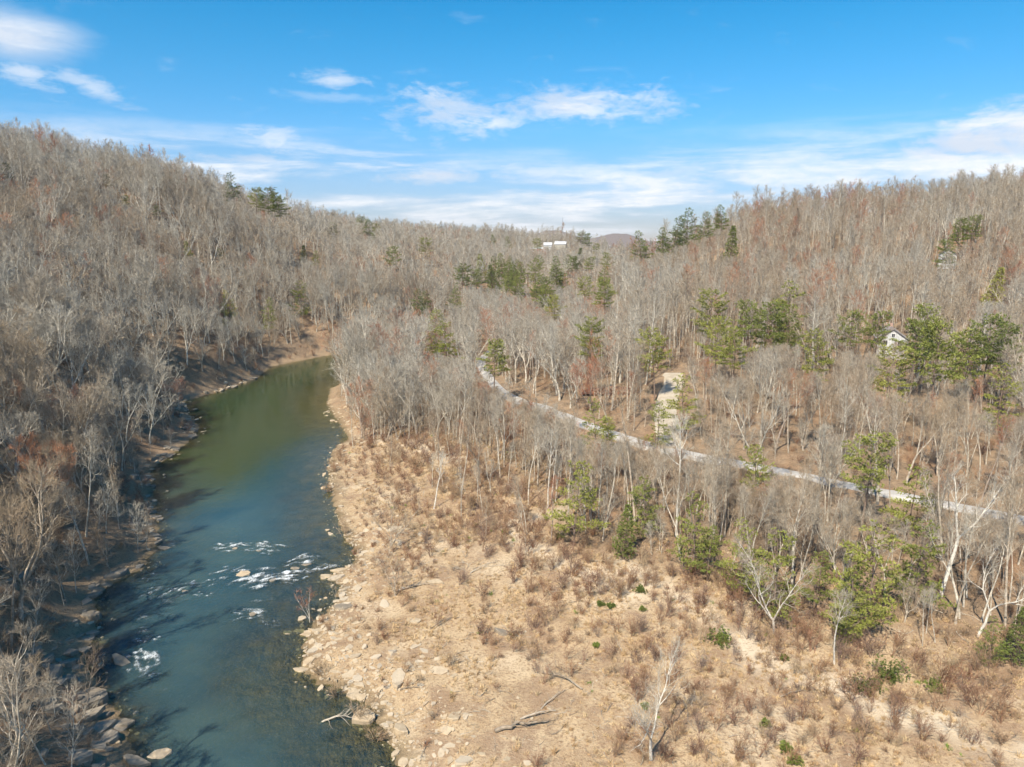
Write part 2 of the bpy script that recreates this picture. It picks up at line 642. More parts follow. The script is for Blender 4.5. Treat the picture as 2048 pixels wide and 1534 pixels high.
M_SAND = stone_mat('sandstone', (0.52, 0.41, 0.27), (0.40, 0.30, 0.19), (0.50, 0.43, 0.33))
M_GREYSTONE = stone_mat('grey_sandstone', (0.29, 0.245, 0.185), (0.20, 0.165, 0.12), (0.34, 0.295, 0.235))

# ground: leaf litter in the woods, straw and washed sand on the bar, wet silt at the water's edge
M_GROUND, N = material('ground')
P = pos(N)
n_big = N.noise(P, 0.07, 3.0, 0.6)
n_mid = N.noise(P, 0.45, 4.0, 0.62)
n_fin = N.noise(P, 3.2, 4.0, 0.68)
n_vfin = N.noise(P, 11.0, 2.0, 0.7)
litter = N.mix(N.smooth(n_mid, 0.35, 0.65), (0.24, 0.175, 0.115), (0.36, 0.255, 0.16))
litter = N.mix(N.smooth(n_big, 0.5, 0.7, 0, 0.6), litter, (0.34, 0.195, 0.105))
litter = N.mix(N.smooth(n_fin, 0.45, 0.7, 0, 0.6), litter, (0.12, 0.08, 0.055))
straw = N.mix(N.smooth(n_mid, 0.3, 0.66), (0.57, 0.425, 0.26), (0.45, 0.315, 0.185))
straw = N.mix(N.smooth(n_big, 0.48, 0.66, 0, 0.8), straw, (0.64, 0.51, 0.345))
straw = N.mix(N.smooth(n_fin, 0.48, 0.66, 0, 0.8), straw, (0.25, 0.155, 0.085))
n_br = N.noise(P, 0.22, 4.0, 0.65)
straw = N.mix(N.smooth(n_br, 0.45, 0.62, 0, 0.7), straw, (0.29, 0.19, 0.12))
straw = N.mix(N.math('MULTIPLY', attr(N, 'wash'), N.smooth(n_fin, 0.30, 0.55, 0.35, 0.95)), straw, (0.70, 0.58, 0.42))
straw = N.mix(N.smooth(n_vfin, 0.56, 0.7, 0, 0.6), straw, (0.70, 0.58, 0.42))
bed = N.mix(N.smooth(n_mid, 0.3, 0.7), (0.26, 0.19, 0.11), (0.14, 0.11, 0.06))
bed = N.mix(N.smooth(n_fin, 0.5, 0.7), bed, (0.34, 0.26, 0.16))
farwood = N.mix(N.smooth(n_mid, 0.3, 0.7), (0.17, 0.135, 0.115), (0.25, 0.20, 0.165))
col = N.mix(attr(N, 'bar'), litter, straw)
col = N.mix(attr(N, 'bed'), col, bed)
col = N.mix(attr(N, 'farwood'), col, farwood)
bmp = N.math('ADD', N.math('MULTIPLY', n_fin, 1.0), N.math('MULTIPLY', n_vfin, 0.5))
finish(N, col, 0.95, bmp, 0.9, 0.22, spec=0.08)

M_ROAD, N = material('gravel_road')
P = pos(N)
n1 = N.noise(P, 0.8, 4.0)
n2 = N.noise(P, 14.0, 4.0, 0.7)
col = N.mix(N.smooth(n1, 0.3, 0.7), (0.48, 0.46, 0.43), (0.37, 0.345, 0.31))
col = N.mix(N.smooth(n2, 0.5, 0.75, 0, 0.5), col, (0.56, 0.54, 0.51))
tr = attr(N, 'track')
col = N.mix(N.math('MULTIPLY', N.smooth(tr, 0.2, 0.8), 0.5), col, (0.32, 0.27, 0.20))
finish(N, col, 0.95, n2, 0.5, 0.05)

M_DRIVE, N = material('sandy_drive')
P = pos(N)
n1 = N.noise(P, 0.6, 4.0)
n2 = N.noise(P, 12.0, 4.0, 0.7)
col = N.mix(N.smooth(n1, 0.3, 0.7), (0.47, 0.41, 0.32), (0.37, 0.31, 0.23))
col = N.mix(N.smooth(n2, 0.5, 0.75, 0, 0.5), col, (0.54, 0.48, 0.39))
finish(N, col, 0.95, n2, 0.5, 0.05)


def plain(name, c, rough=0.7, vary=0.12, scale=2.0):
    m, N = material(name)
    n = N.noise(pos(N), scale, 4.0)
    finish(N, N.mix(N.smooth(n, 0.3, 0.7), tuple(x * (1 - vary) for x in c), tuple(min(1, x * (1 + vary)) for x in c)), rough, spec=0.3)
    return m


M_SIDING = plain('white_siding', (0.55, 0.56, 0.55), 0.6)
M_ROOF = plain('grey_shingle', (0.27, 0.25, 0.24), 0.85)
M_METALROOF = plain('white_metal_roof', (0.62, 0.63, 0.64), 0.4, 0.05)
M_BRICK = plain('pink_brick', (0.52, 0.33, 0.26), 0.9)
M_CREAM = plain('cream_siding', (0.40, 0.37, 0.30), 0.7)
M_TRIM = plain('trim', (0.80, 0.80, 0.78), 0.5)
M_STEEL = plain('steel', (0.30, 0.30, 0.31), 0.5)
M_REDSOIL = plain('red_soil', (0.23, 0.115, 0.07), 0.95, 0.35, 1.2)
mg, N = material('window_glass')
finish(N, (0.03, 0.035, 0.045), 0.08, spec=0.5)
M_GLASS = mg

# water: murky body, clearer over the shallows, mirror-like at a low angle
M_WATER, N = material('river_water')
P = pos(N)
mp = N.n('ShaderNodeMapping')
mp.inputs['Rotation'].default_value = (0, 0, R(-18))
mp.inputs['Scale'].default_value = (1.0, 0.55, 1.0)
N.l(P, mp.inputs['Vector'])
w1 = N.noise(mp.outputs[0], 0.9, 3.0, 0.5)
w2 = N.noise(mp.outputs[0], 3.4, 4.0, 0.6, 0.4)
chop = attr(N, 'chop')
wv = N.math('ADD', N.math('MULTIPLY', w1, 1.0), N.math('MULTIPLY', w2, 0.45))
bmp = N.n('ShaderNodeBump')
bmp.inputs['Distance'].default_value = 0.55
N.l(wv, bmp.inputs['Height'])
N.l(N.math('ADD', N.math('MULTIPLY', chop, 0.75), 0.035), bmp.inputs['Strength'])
silt = N.noise(P, 0.06, 3.0, 0.5)
hill_reflect = attr(N, 'hill_reflect')                 # olive upstream imitates the reflected hillside, put into the body colour
body = N.mix(N.smooth(silt, 0.35, 0.65), (0.028, 0.068, 0.084), (0.058, 0.100, 0.094))  # teal water with the blue of reflected sky mixed into its colour
body = N.mix(hill_reflect, body, (0.036, 0.060, 0.022))
dif = N.n('ShaderNodeBsdfDiffuse')
N.l(body, dif.inputs[0])
trn = N.n('ShaderNodeBsdfTransparent')
trn.inputs[0].default_value = (0.80, 0.84, 0.66, 1)
depth = attr(N, 'depth')
clear = N.math('EXPONENT', N.math('MULTIPLY', depth, -1.6))
ms = N.n('ShaderNodeMixShader')
N.l(clear, ms.inputs[0])
N.l(dif.outputs[0], ms.inputs[1])
N.l(trn.outputs[0], ms.inputs[2])
gl = N.n('ShaderNodeBsdfGlossy')
gl.inputs['Roughness'].default_value = 0.05
N.l(bmp.outputs[0], gl.inputs['Normal'])
fr = N.n('ShaderNodeFresnel')
fr.inputs['IOR'].default_value = 1.46
N.l(bmp.outputs[0], fr.inputs['Normal'])
ms2 = N.n('ShaderNodeMixShader')
N.l(fr.outputs[0], ms2.inputs[0])
N.l(ms.outputs[0], ms2.inputs[1])
N.l(gl.outputs[0], ms2.inputs[2])
o = N.n('ShaderNodeOutputMaterial')
N.l(ms2.outputs[0], o.inputs[0])

# foam: bubbles torn by noise, open water shows between
M_FOAM, N = material('foam')
P = pos(N)
mp = N.n('ShaderNodeMapping')
mp.inputs['Rotation'].default_value = (0, 0, R(-18))
mp.inputs['Scale'].default_value = (1.5, 0.55, 1.0)
N.l(P, mp.inputs['Vector'])
f1 = N.noise(mp.outputs[0], 3.6, 6.0, 0.68, 1.2)
dn = attr(N, 'foam')
f2 = N.noise(mp.outputs[0], 0.9, 3.0, 0.55, 0.5)
ff = N.math('ADD', N.math('MULTIPLY', N.math('SUBTRACT', f1, 0.5), 2.1), N.math('MULTIPLY', N.math('SUBTRACT', f2, 0.5), 1.1))
al = N.smooth(N.math('ADD', N.math('MULTIPLY', dn, 1.12), N.math('SUBTRACT', ff, 0.46)), 0.0, 1.2, 0.0, 0.9)
dif = N.n('ShaderNodeBsdfDiffuse')
dif.inputs[0].default_value = (0.82, 0.86, 0.87, 1)
trn = N.n('ShaderNodeBsdfTransparent')
ms = N.n('ShaderNodeMixShader')
N.l(al, ms.inputs[0])
N.l(trn.outputs[0], ms.inputs[1])
N.l(dif.outputs[0], ms.inputs[2])
o = N.n('ShaderNodeOutputMaterial')
N.l(ms.outputs[0], o.inputs[0])


# ------------------------------------------------------------------ terrain sheet
def axis(lo_far, lo, hi, hi_far, step, grow):
    mid = list(np.arange(lo, hi + 1e-6, step))
    a, s = lo, step
    left = []
    while a > lo_far:
        s *= grow
        a -= s
        left.append(a)
    b, s = hi, step
    right = []
    while b < hi_far:
        s *= grow
        b += s
        right.append(b)
    return np.array(left[::-1] + mid + right)


gx = axis(-9000, -115, 140, 9000, 0.9, 1.06)
gy = axis(-3000, 44, 235, 12000, 0.9, 1.05)
GX, GY = np.meshgrid(gx, gy)
fxs, fys = GX.ravel(), GY.ravel()
fz = height(fxs, fys)
nx, ny = len(gx), len(gy)
idx = np.arange(nx * ny).reshape(ny, nx)
quads = np.stack([idx[:-1, :-1], idx[:-1, 1:], idx[1:, 1:], idx[1:, :-1]], -1).reshape(-1, 4)
me = bpy.data.meshes.new('ground')
me.vertices.add(nx * ny)
me.vertices.foreach_set('co', np.stack([fxs, fys, fz], -1).astype(np.float32).ravel())
me.loops.add(len(quads) * 4)
me.loops.foreach_set('vertex_index', quads.ravel().astype(np.int32))
me.polygons.add(len(quads))
me.polygons.foreach_set('loop_start', np.arange(0, len(quads) * 4, 4, dtype=np.int32))
me.polygons.foreach_set('use_smooth', np.ones(len(quads), dtype=bool))
me.update(calc_edges=True)
gd, gleft, gdl, gdr = river_d(fxs, fys)

# edge of the open bar: plan line from the point down to the right
BAR_EDGE = [flat(u, v, 3.0) for u, v in [(662, 800), (720, 868), (860, 885), (960, 925), (1060, 985), (1130, 1075), (1290, 1120), (1420, 1150), (1600, 1215), (1800, 1295), (2048, 1370)]]
BAR_EDGE = BAR_EDGE + [(70, 38), (110, 0), (110, -60), (60, -160)]
BAR_POLY = BAR_EDGE + RB[:29][::1]


def bar_mask(x, y):
    ins = in_poly(x, y, BAR_POLY)
    e = seg_dist(x, y, BAR_EDGE)
    return ins, e


bi, be = bar_mask(fxs, fys)
n_edge = 4 * (fbm(fxs / 6, fys / 6, 71, 3) - 0.5)
sd_ = np.where(bi, be, -be) + n_edge * 2
bar_a = np.clip((sd_ + 5) / 8, 0, 1) * (fys < 300) * (~gleft)
bar_a = np.maximum(bar_a, np.clip(1 - gd / 5.0, 0, 1) * 0.55)
bed_a = np.clip((0.38 - fz) / 0.32, 0, 1)
farw = np.clip((np.hypot(fxs, fys) - 900) / 400, 0, 1)
wash = np.zeros(fxs.shape)
for ln_, w_ in (([(1130, 1030), (1010, 1050), (1060, 1090), (1180, 1150), (1260, 1190)], 2.2), ([(1230, 1130), (1330, 1180), (1420, 1240), (1500, 1300), (1620, 1350), (1800, 1420), (2048, 1520)], 2.6),
                ([(700, 860), (790, 880), (880, 905), (960, 945)], 2.4)):
    wash = np.maximum(wash, np.clip(1.25 - seg_dist(fxs, fys, [flat(u_, v_, 2.5) for u_, v_ in ln_]) / w_ + 2.2 * (fbm(fxs / 2.6, fys / 2.6, 95, 3) - .55), 0, 1))
for nm, arr in (('bar', bar_a), ('bed', bed_a), ('farwood', farw), ('wash', wash)):
    a = me.attributes.new(nm, 'FLOAT', 'POINT')
    a.data.foreach_set('value', arr.astype(np.float32))
me.materials.append(M_GROUND)
tag(obj('ground', me), kind='structure')

# ------------------------------------------------------------------ river surface
wx = np.arange(-125, 60, 0.7)
wy = np.arange(40, 330, 0.7)
FOAM = []                         # (x, y, radius along, across, angle, strength)
def foam_at(u, v, ra, rc, ang, s):
    x, y = flat(u, v, 0.1)
    FOAM.append((x, y, ra, rc, R(ang), s))


for a in [(430, 1098, 2.0, 1.0, 20, .9), (475, 1092, 2.6, 1.1, 10, 1.0), (515, 1097, 2.4, .9, -5, .95), (545, 1102, 1.4, .9, 0, .9),
          (455, 1145, 2.2, 1.0, 40, .9), (440, 1158, 2.0, .8, 45, .75), (500, 1160, 3.0, 1.3, 30, 1.05), (540, 1152, 3.4, 1.5, 25, 1.1),
          (570, 1150, 2.6, 1.2, 20, 1.0), (590, 1128, 2.8, 1.0, 35, 1.0), (615, 1120, 1.6, .7, 10, .8), (640, 1140, 2.4, .8, 30, 1.05),
          (655, 1133, 1.4, .6, 20, .9), (620, 1143, 1.6, .6, 30, .85), (575, 1162, 2.2, 1.0, 10, .85),
          (375, 1172, 2.0, .8, 40, 1.0), (358, 1184, 1.6, .6, 45, .8), (300, 1152, 1.6, .8, 20, .75), (285, 1158, 1.2, .7, 0, .75),
          (315, 1180, 2.0, 1.4, 30, .65), (340, 1198, 2.0, 1.0, 10, .7), (310, 1196, 1.8, 1.2, 60, .6), (408, 1190, 1.0, .6, 20, .85),
          (345, 1092, 1.0, .5, 0, .8), (510, 1224, 2.4, .8, 5, 1.0), (495, 1222, 1.4, .6, 10, .8), (530, 1240, 1.6, .7, 0, .7), (550, 1247, 1.4, .6, -20, .65),
          (290, 1262, 1.0, .7, 0, .85), (295, 1278, 1.2, .7, 0, .9), (280, 1310, 1.8, 1.3, -30, 1.0), (292, 1325, 1.6, 1.3, -60, .95),
          (285, 1340, 1.4, 1.0, -60, .8), (300, 1355, .9, .6, 0, .7), (318, 1317, .8, .5, 0, .8), (325, 1505, 1.2, .5, -20, .7), (310, 1380, 1.4, .6, 0, .55),
          (535, 1200, 1.6, .6, 20, .55), (330, 1230, 1.6, .8, 30, .55), (300, 1235, 1.4, .8, 30, .5)]:
    foam_at(*a)


_fr = random.Random(77)
_big, FOAM = FOAM, []
for (fx_, fy_, ra, rc, an, s_) in _big:
    for k in range(9):
        t_, q_ = _fr.gauss(0, .62) * ra, _fr.gauss(0, .75) * rc
        FOAM.append((fx_ + t_ * math.cos(an) - q_ * math.sin(an), fy_ + t_ * math.sin(an) + q_ * math.cos(an), ra * _fr.uniform(.22, .6), rc * _fr.uniform(.16, .42),
                     an + _fr.gauss(0, .35), s_ * _fr.uniform(.7, 1.1)))


def foam_density(x, y):
    f = np.zeros(x.shape)
    for (fx_, fy_, ra, rc, an, s) in FOAM:
        c, q = math.cos(an), math.sin(an)
        dx, dy = x - fx_, y - fy_
        p = (dx * c + dy * q) / ra
        r = (-dx * q + dy * c) / rc
        f = np.maximum(f, s * np.exp(-(p * p + r * r) * 0.9))
    return f


def water_z(x, y, ch):
    return 0.02 + ch * 0.34 * (fbm(x / 1.5, y / 1.1, 81, 3) - 0.5)


def water_mesh(name, xs, ys, pad):
    X, Y = np.meshgrid(xs, ys)
    x, y = X.ravel(), Y.ravel()
    d, lf, dl, dr = river_d(x, y)
    keep = d < pad
    fo = foam_density(x, y)
    near = np.clip((108 - y) / 22, 0, 1)
    ch = np.clip(0.10 + 0.50 * near * (0.5 + 0.5 * fbm(x / 7, y / 7, 5, 2)) + fo * 0.6, 0, 1)
    ch = ch * np.clip((112 - y) / 12, 0.12, 1)
    z = water_z(x, y, ch)
    dep = np.clip(-height(x, y), 0, 3)
    id_ = np.arange(len(x)).reshape(len(ys), len(xs))
    q = np.stack([id_[:-1, :-1], id_[:-1, 1:], id_[1:, 1:], id_[1:, :-1]], -1).reshape(-1, 4)
    q = q[keep[q].any(1)]
    used = np.unique(q)
    remap = -np.ones(len(x), int)
    remap[used] = np.arange(len(used))
    m = mesh_from(name, np.stack([x, y, z], -1)[used].tolist(), remap[q].tolist(), [M_WATER], None, True)
    po = np.clip((y - 112 + 16 * (fbm(x / 14, y / 14, 87, 2) - .5)) / 26, 0, 1)
    for nm, arr in (('chop', ch), ('depth', dep), ('hill_reflect', po)):
        a = m.attributes.new(nm, 'FLOAT', 'POINT')
        a.data.foreach_set('value', arr[used].astype(np.float32))
    return m


ys_all = np.concatenate([np.arange(-160, 40, 5.0), np.arange(40, 150, 0.55), np.arange(150, 300, 1.2), np.arange(300, 800, 6.0)])
xs_all = np.concatenate([np.arange(-130, -90, 2.0), np.arange(-90, 5, 0.55), np.arange(5, 310, 5.0)])
tag(obj('river', water_mesh('river', xs_all, ys_all, 4.0)), kind='structure')

# white water over the ledges: one torn sheet riding on the surface
fxa, fya = np.arange(-62, -15, 0.2), np.arange(52, 108, 0.2)
FX, FY = np.meshgrid(fxa, fya)
ff_ = foam_density(FX.ravel(), FY.ravel())
fzz = 0.13 + 0.30 * ff_ * (0.3 + fbm(FX.ravel() / 0.5, FY.ravel() / 0.5, 91, 3)) + 0.14 * (fbm(FX.ravel() / 1.5, FY.ravel() / 1.1, 81, 3) - 0.5)
fid = np.arange(FX.size).reshape(FX.shape)
fq = np.stack([fid[:-1, :-1], fid[:-1, 1:], fid[1:, 1:], fid[1:, :-1]], -1).reshape(-1, 4)
fq = fq[(ff_[fq] > 0.06).any(1)]
fu = np.unique(fq)
frm = -np.ones(FX.size, int)
frm[fu] = np.arange(len(fu))
V = np.stack([FX.ravel(), FY.ravel(), fzz], -1)[fu].tolist()
F = frm[fq].tolist()
A = ff_[fu]
m = mesh_from('white_water', V, F, [M_FOAM], None, True)
a = m.attributes.new('foam', 'FLOAT', 'POINT')
a.data.foreach_set('value', np.array(A, np.float32))
tag(obj('white_water', m), 'white foam of the rapids breaking over ledges in the river', 'white water', kind='stuff')


# ------------------------------------------------------------------ road and drive
def ribbon(name, pts, width, mat, lift, kinds=7):
    P = [Vector((p[0], p[1], 0)) for p in pts]
    # resample with a Catmull-Rom curve
    out = []
    for i in range(len(P) - 1):
        p0, p1, p2, p3 = P[max(i - 1, 0)], P[i], P[i + 1], P[min(i + 2, len(P) - 1)]
        n = max(2, int((p2 - p1).length / 1.0))
        for k in range(n):
            t = k / n
            out.append(0.5 * ((2 * p1) + (p2 - p0) * t + (2 * p0 - 5 * p1 + 4 * p2 - p3) * t * t + (3 * p1 - p0 - 3 * p2 + p3) * t ** 3))
    out.append(P[-1])
    V, F, A = [], [], []
    for i, p in enumerate(out):
        d = (out[min(i + 1, len(out) - 1)] - out[max(i - 1, 0)]).normalized()
        nrm = Vector((-d.y, d.x, 0))
        w = width * (1 + 0.10 * (random.random() - 0.5))
        for k in range(kinds):
            s = k / (kinds - 1) * 2 - 1
            q = p + nrm * (s * w / 2)
            V.append((q.x, q.y, 0.0))
            A.append(1.0 - min(1, abs(abs(s) - 0.45) * 5) if abs(s) < 0.95 else 1.0)
    xs = np.array([v[0] for v in V])
    ys = np.array([v[1] for v in V])
    zs = height(xs, ys).reshape(-1, kinds)
    zc = np.maximum(zs, np.median(zs, 1)[:, None] * 0.5 + zs * 0.5)
    k = np.ones(5) / 5
    zm = zs.max(1)
    zm = np.convolve(np.pad(zm, 2, mode='edge'), k, 'valid')
    zf = (zm[:, None] * 0.6 + zc * 0.4) + lift
    zf = np.maximum(zf, zs + lift)
    zf[:, 0] = zs[:, 0] - 0.15
    zf[:, -1] = zs[:, -1] - 0.15
    V = [(v[0], v[1], float(z)) for v, z in zip(V, zf.ravel())]
    for i in range(len(out) - 1):
        for j in range(kinds - 1):
            a = i * kinds + j
            F.append((a, a + 1, a + kinds + 1, a + kinds))
    m = mesh_from(name, V, F, [mat], None, True)
    at = m.attributes.new('track', 'FLOAT', 'POINT')
    at.data.foreach_set('value', np.array(A, np.float32))
    tag(obj(name, m), kind='structure')
    return [(p.x, p.y) for p in out]


road_uv = [(2300, 1110), (2048, 1045), (1850, 1005), (1680, 970), (1490, 930), (1350, 905), (1230, 872), (1100, 825), (1020, 795), (985, 765), (968, 742), (963, 722), (985, 700)]
ROAD = [on_ground(u, v)[:2] for u, v in road_uv]
DRIVE = [on_ground(u, v)[:2] for u, v in [(1342, 900), (1336, 860), (1331, 825), (1338, 790), (1348, 765), (1345, 748)]]
ROADP = ribbon('gravel_road', ROAD, 3.3, M_ROAD, 0.12)
DRIVEP = ribbon('sandy_drive', DRIVE, 5.2, M_DRIVE, 0.09)


# ------------------------------------------------------------------ plant prototypes
def perp(d):
    if abs(d[2]) < 0.9:
        a = (-d[1], d[0], 0.0)
    else:
        a = (0.0, -d[2], d[1])
    L = math.sqrt(a[0] ** 2 + a[1] ** 2 + a[2] ** 2)
    a = (a[0] / L, a[1] / L, a[2] / L)
    b = (d[1] * a[2] - d[2] * a[1], d[2] * a[0] - d[0] * a[2], d[0] * a[1] - d[1] * a[0])
    return a, b


def unit(d):
    L = math.sqrt(d[0] ** 2 + d[1] ** 2 + d[2] ** 2) + 1e-9
    return (d[0] / L, d[1] / L, d[2] / L)


def turn(d, ang, phi):
    a, b = perp(d)
    s, c = math.sin(ang), math.cos(ang)
    cp, sp = math.cos(phi), math.sin(phi)
    return unit((d[0] * c + (a[0] * cp + b[0] * sp) * s, d[1] * c + (a[1] * cp + b[1] * sp) * s, d[2] * c + (a[2] * cp + b[2] * sp) * s))


def wander(rnd, p, d, L, n, wob, up):
    pts = [p]
    st = L / n
    for i in range(n):
        d = unit((d[0] + rnd.gauss(0, wob), d[1] + rnd.gauss(0, wob), d[2] + rnd.gauss(0, wob) + up))
        p = (p[0] + d[0] * st, p[1] + d[1] * st, p[2] + d[2] * st)
        pts.append(p)
    return pts, d


def along(pts, t):
    f = t * (len(pts) - 1)
    i = min(int(f), len(pts) - 2)
    f -= i
    a, b = pts[i], pts[i + 1]
    return (a[0] + (b[0] - a[0]) * f, a[1] + (b[1] - a[1]) * f, a[2] + (b[2] - a[2]) * f), unit((b[0] - a[0], b[1] - a[1], b[2] - a[2]))


def twig_spray(rnd, mb, pts, r, n, L, m, ang=0.75, t0=0.15):
    for k in range(n):
        t = t0 + (1 - t0) * (k + rnd.random()) / n
        q, d = along(pts, min(t, 1.0))
        dd = turn(d, ang * rnd.uniform(0.4, 1.2), rnd.uniform(0, 6.283))
        dd = unit((dd[0], dd[1], dd[2] + 0.18))
        l = L * rnd.uniform(0.5, 1.2)
        mb.spike(q, (q[0] + dd[0] * l, q[1] + dd[1] * l, q[2] + dd[2] * l), r, m)


def bare_tree(seed, H=18.0, tr=0.17, clear=0.45, n1=14, L1=4.6, ang1=0.75, n2=6, n3=6, n4=4, twig_r=0.013, forks=0, lean=0.0, limbmat=0, wob=0.05, crown_up=0.12, sides=7):
    """returns (trunk builder, crown builder); materials 0 bark, 1 twigs"""
    rnd = random.Random(seed)
    T, C = MB(), MB()
    d0 = unit((lean + rnd.gauss(0, 0.03), rnd.gauss(0, 0.04), 1))
    stems = []
    if forks == 0:
        pts, _ = wander(rnd, (0, 0, -0.4), d0, H + 0.4, 10, wob * 0.8, 0.03)
        rad = [tr * (1.25 if i == 0 else (1 - i / 10.0) ** 0.8 * 0.97 + 0.05) for i in range(11)]
        T.tube(pts, rad, sides, 0)
        stems.append((pts, rad, clear, 1.0))
    else:
        hb = H * clear * rnd.uniform(0.7, 1.0)
        pts, dl = wander(rnd, (0, 0, -0.4), d0, hb + 0.4, 5, wob, 0.02)
        T.tube(pts, [tr * (1.3 - 0.09 * i) for i in range(6)], sides, 0)
        ph = rnd.uniform(0, 6.28)
        for f in range(forks):
            dd = turn(dl, rnd.uniform(0.22, 0.55), ph + f * 6.283 / forks + rnd.uniform(-0.4, 0.4))
            Ls = (H - hb) * rnd.uniform(0.85, 1.08)
            ps, _ = wander(rnd, pts[-1], dd, Ls, 7, wob * 1.6, crown_up * 0.6)
            rr = [tr * 0.62 * ((1 - i / 7.0) ** 0.8 + 0.06) for i in range(8)]
            T.tube(ps, rr, max(5, sides - 2), 0)
            stems.append((ps, rr, 0.18, 1.0 / forks ** 0.7))
    for (pts, rad, t0, share) in stems:
        m1 = max(3, int(n1 * share))
        g = rnd.uniform(0, 6.28)
        for k in range(m1):
            t = t0 + (0.97 - t0) * ((k + rnd.random() * 0.8) / m1)
            q, d = along(pts, t)
            f = (t - t0) / (1 - t0)
            shape = (0.65 + 1.2 * f) if f < 0.3 else (1.01 - 0.75 * (f - 0.3) / 0.7)
            l = L1 * shape * rnd.uniform(0.75, 1.25) * (1 if share > 0.8 else 0.8)
            g += 2.4 + rnd.uniform(-0.4, 0.4)
            dd = turn(d, ang1 * rnd.uniform(0.8, 1.2) * (1 - 0.35 * f), g)
            r0 = min(rad[min(int(t * (len(rad) - 1)), len(rad) - 1)] * 0.6, 0.02 + l * 0.015)
            b1, _ = wander(rnd, q, dd, l, 5, 0.13, crown_up)
            C.tube(b1, [r0 * (1 - i / 5.5) + 0.004 for i in range(6)], 4, 0)
            for j in range(n2):
                t2 = 0.2 + 0.8 * (j + rnd.random()) / n2
                q2, d2 = along(b1, min(t2, 0.999))
                l2 = l * 0.48 * (1.15 - 0.5 * t2) * rnd.uniform(0.7, 1.3) + 0.25
                dd2 = turn(d2, rnd.uniform(0.45, 0.95), rnd.uniform(0, 6.283))
                b2, _ = wander(rnd, q2, dd2, l2, 3, 0.16, crown_up)
                C.tube(b2, [max(r0 * 0.42 * (1 - i / 3.6), twig_r) for i in range(4)], 3, 0 if j % 2 else 1)
                for q_ in range(n3):
                    t3 = 0.2 + 0.8 * (q_ + rnd.random()) / n3
                    q3, d3 = along(b2, min(t3, 0.999))
                    l3 = l2 * 0.55 * rnd.uniform(0.6, 1.3) + 0.2
                    dd3 = turn(d3, rnd.uniform(0.4, 0.9), rnd.uniform(0, 6.283))
                    dd3 = unit((dd3[0], dd3[1], dd3[2] + crown_up))
                    e3 = (q3[0] + dd3[0] * l3, q3[1] + dd3[1] * l3, q3[2] + dd3[2] * l3)
                    C.spike(q3, e3, twig_r * 1.25, 1)
                    if n4:
                        twig_spray(rnd, C, [q3, e3], twig_r, n4, l3 * 0.6 + 0.15, 1, 0.8)
    return T, C


def bush(seed, H=1.8, stems=9, n2=7, n3=5, spread=0.6, r=0.014, m=0, twr=0.009):
    rnd = random.Random(seed)
    B = MB()
    for k in range(stems):
        d = turn((0, 0, 1), rnd.uniform(0.1, spread), rnd.uniform(0, 6.283))
        l = H * rnd.uniform(0.55, 1.1)
        p0 = (rnd.gauss(0, 0.12), rnd.gauss(0, 0.12), -0.1)
        b, _ = wander(rnd, p0, d, l, 4, 0.14, 0.05)
        B.tube(b, [r * (1 - i / 5.0) + 0.003 for i in range(5)], 3, m)
        for j in range(n2):
            q, dd = along(b, 0.25 + 0.75 * (j + rnd.random()) / n2 * 0.99)
            e = turn(dd, rnd.uniform(0.4, 1.0), rnd.uniform(0, 6.283))
            l2 = l * 0.38 * rnd.uniform(0.5, 1.2)
            e2 = (q[0] + e[0] * l2, q[1] + e[1] * l2, q[2] + e[2] * l2)
            B.spike(q, e2, twr * 1.2, m)
            twig_spray(rnd, B, [q, e2], twr, n3, l2 * 0.55, m, 0.8)
    return B


def needle_tuft(rnd, B, p, d, L, n, w, m):
    """a spray of flat needle bundles round a twig"""
    for k in range(n):
        dd = turn(d, rnd.uniform(0.2, 1.15), rnd.uniform(0, 6.283))
        l = L * rnd.uniform(0.6, 1.25)
        a, b = perp(dd)
        c, s = math.cos(k * 2.1), math.sin(k * 2.1)
        sx, sy, sz = (a[0] * c + b[0] * s) * w, (a[1] * c + b[1] * s) * w, (a[2] * c + b[2] * s) * w
        mx, my, mz = p[0] + dd[0] * l * 0.55, p[1] + dd[1] * l * 0.55, p[2] + dd[2] * l * 0.55
        n0 = len(B.V)
        B.V += [p, (mx + sx, my + sy, mz + sz), (p[0] + dd[0] * l, p[1] + dd[1] * l, p[2] + dd[2] * l), (mx - sx, my - sy, mz - sz)]
        B.F.append((n0, n0 + 1, n0 + 2, n0 + 3))
        B.M.append(m)


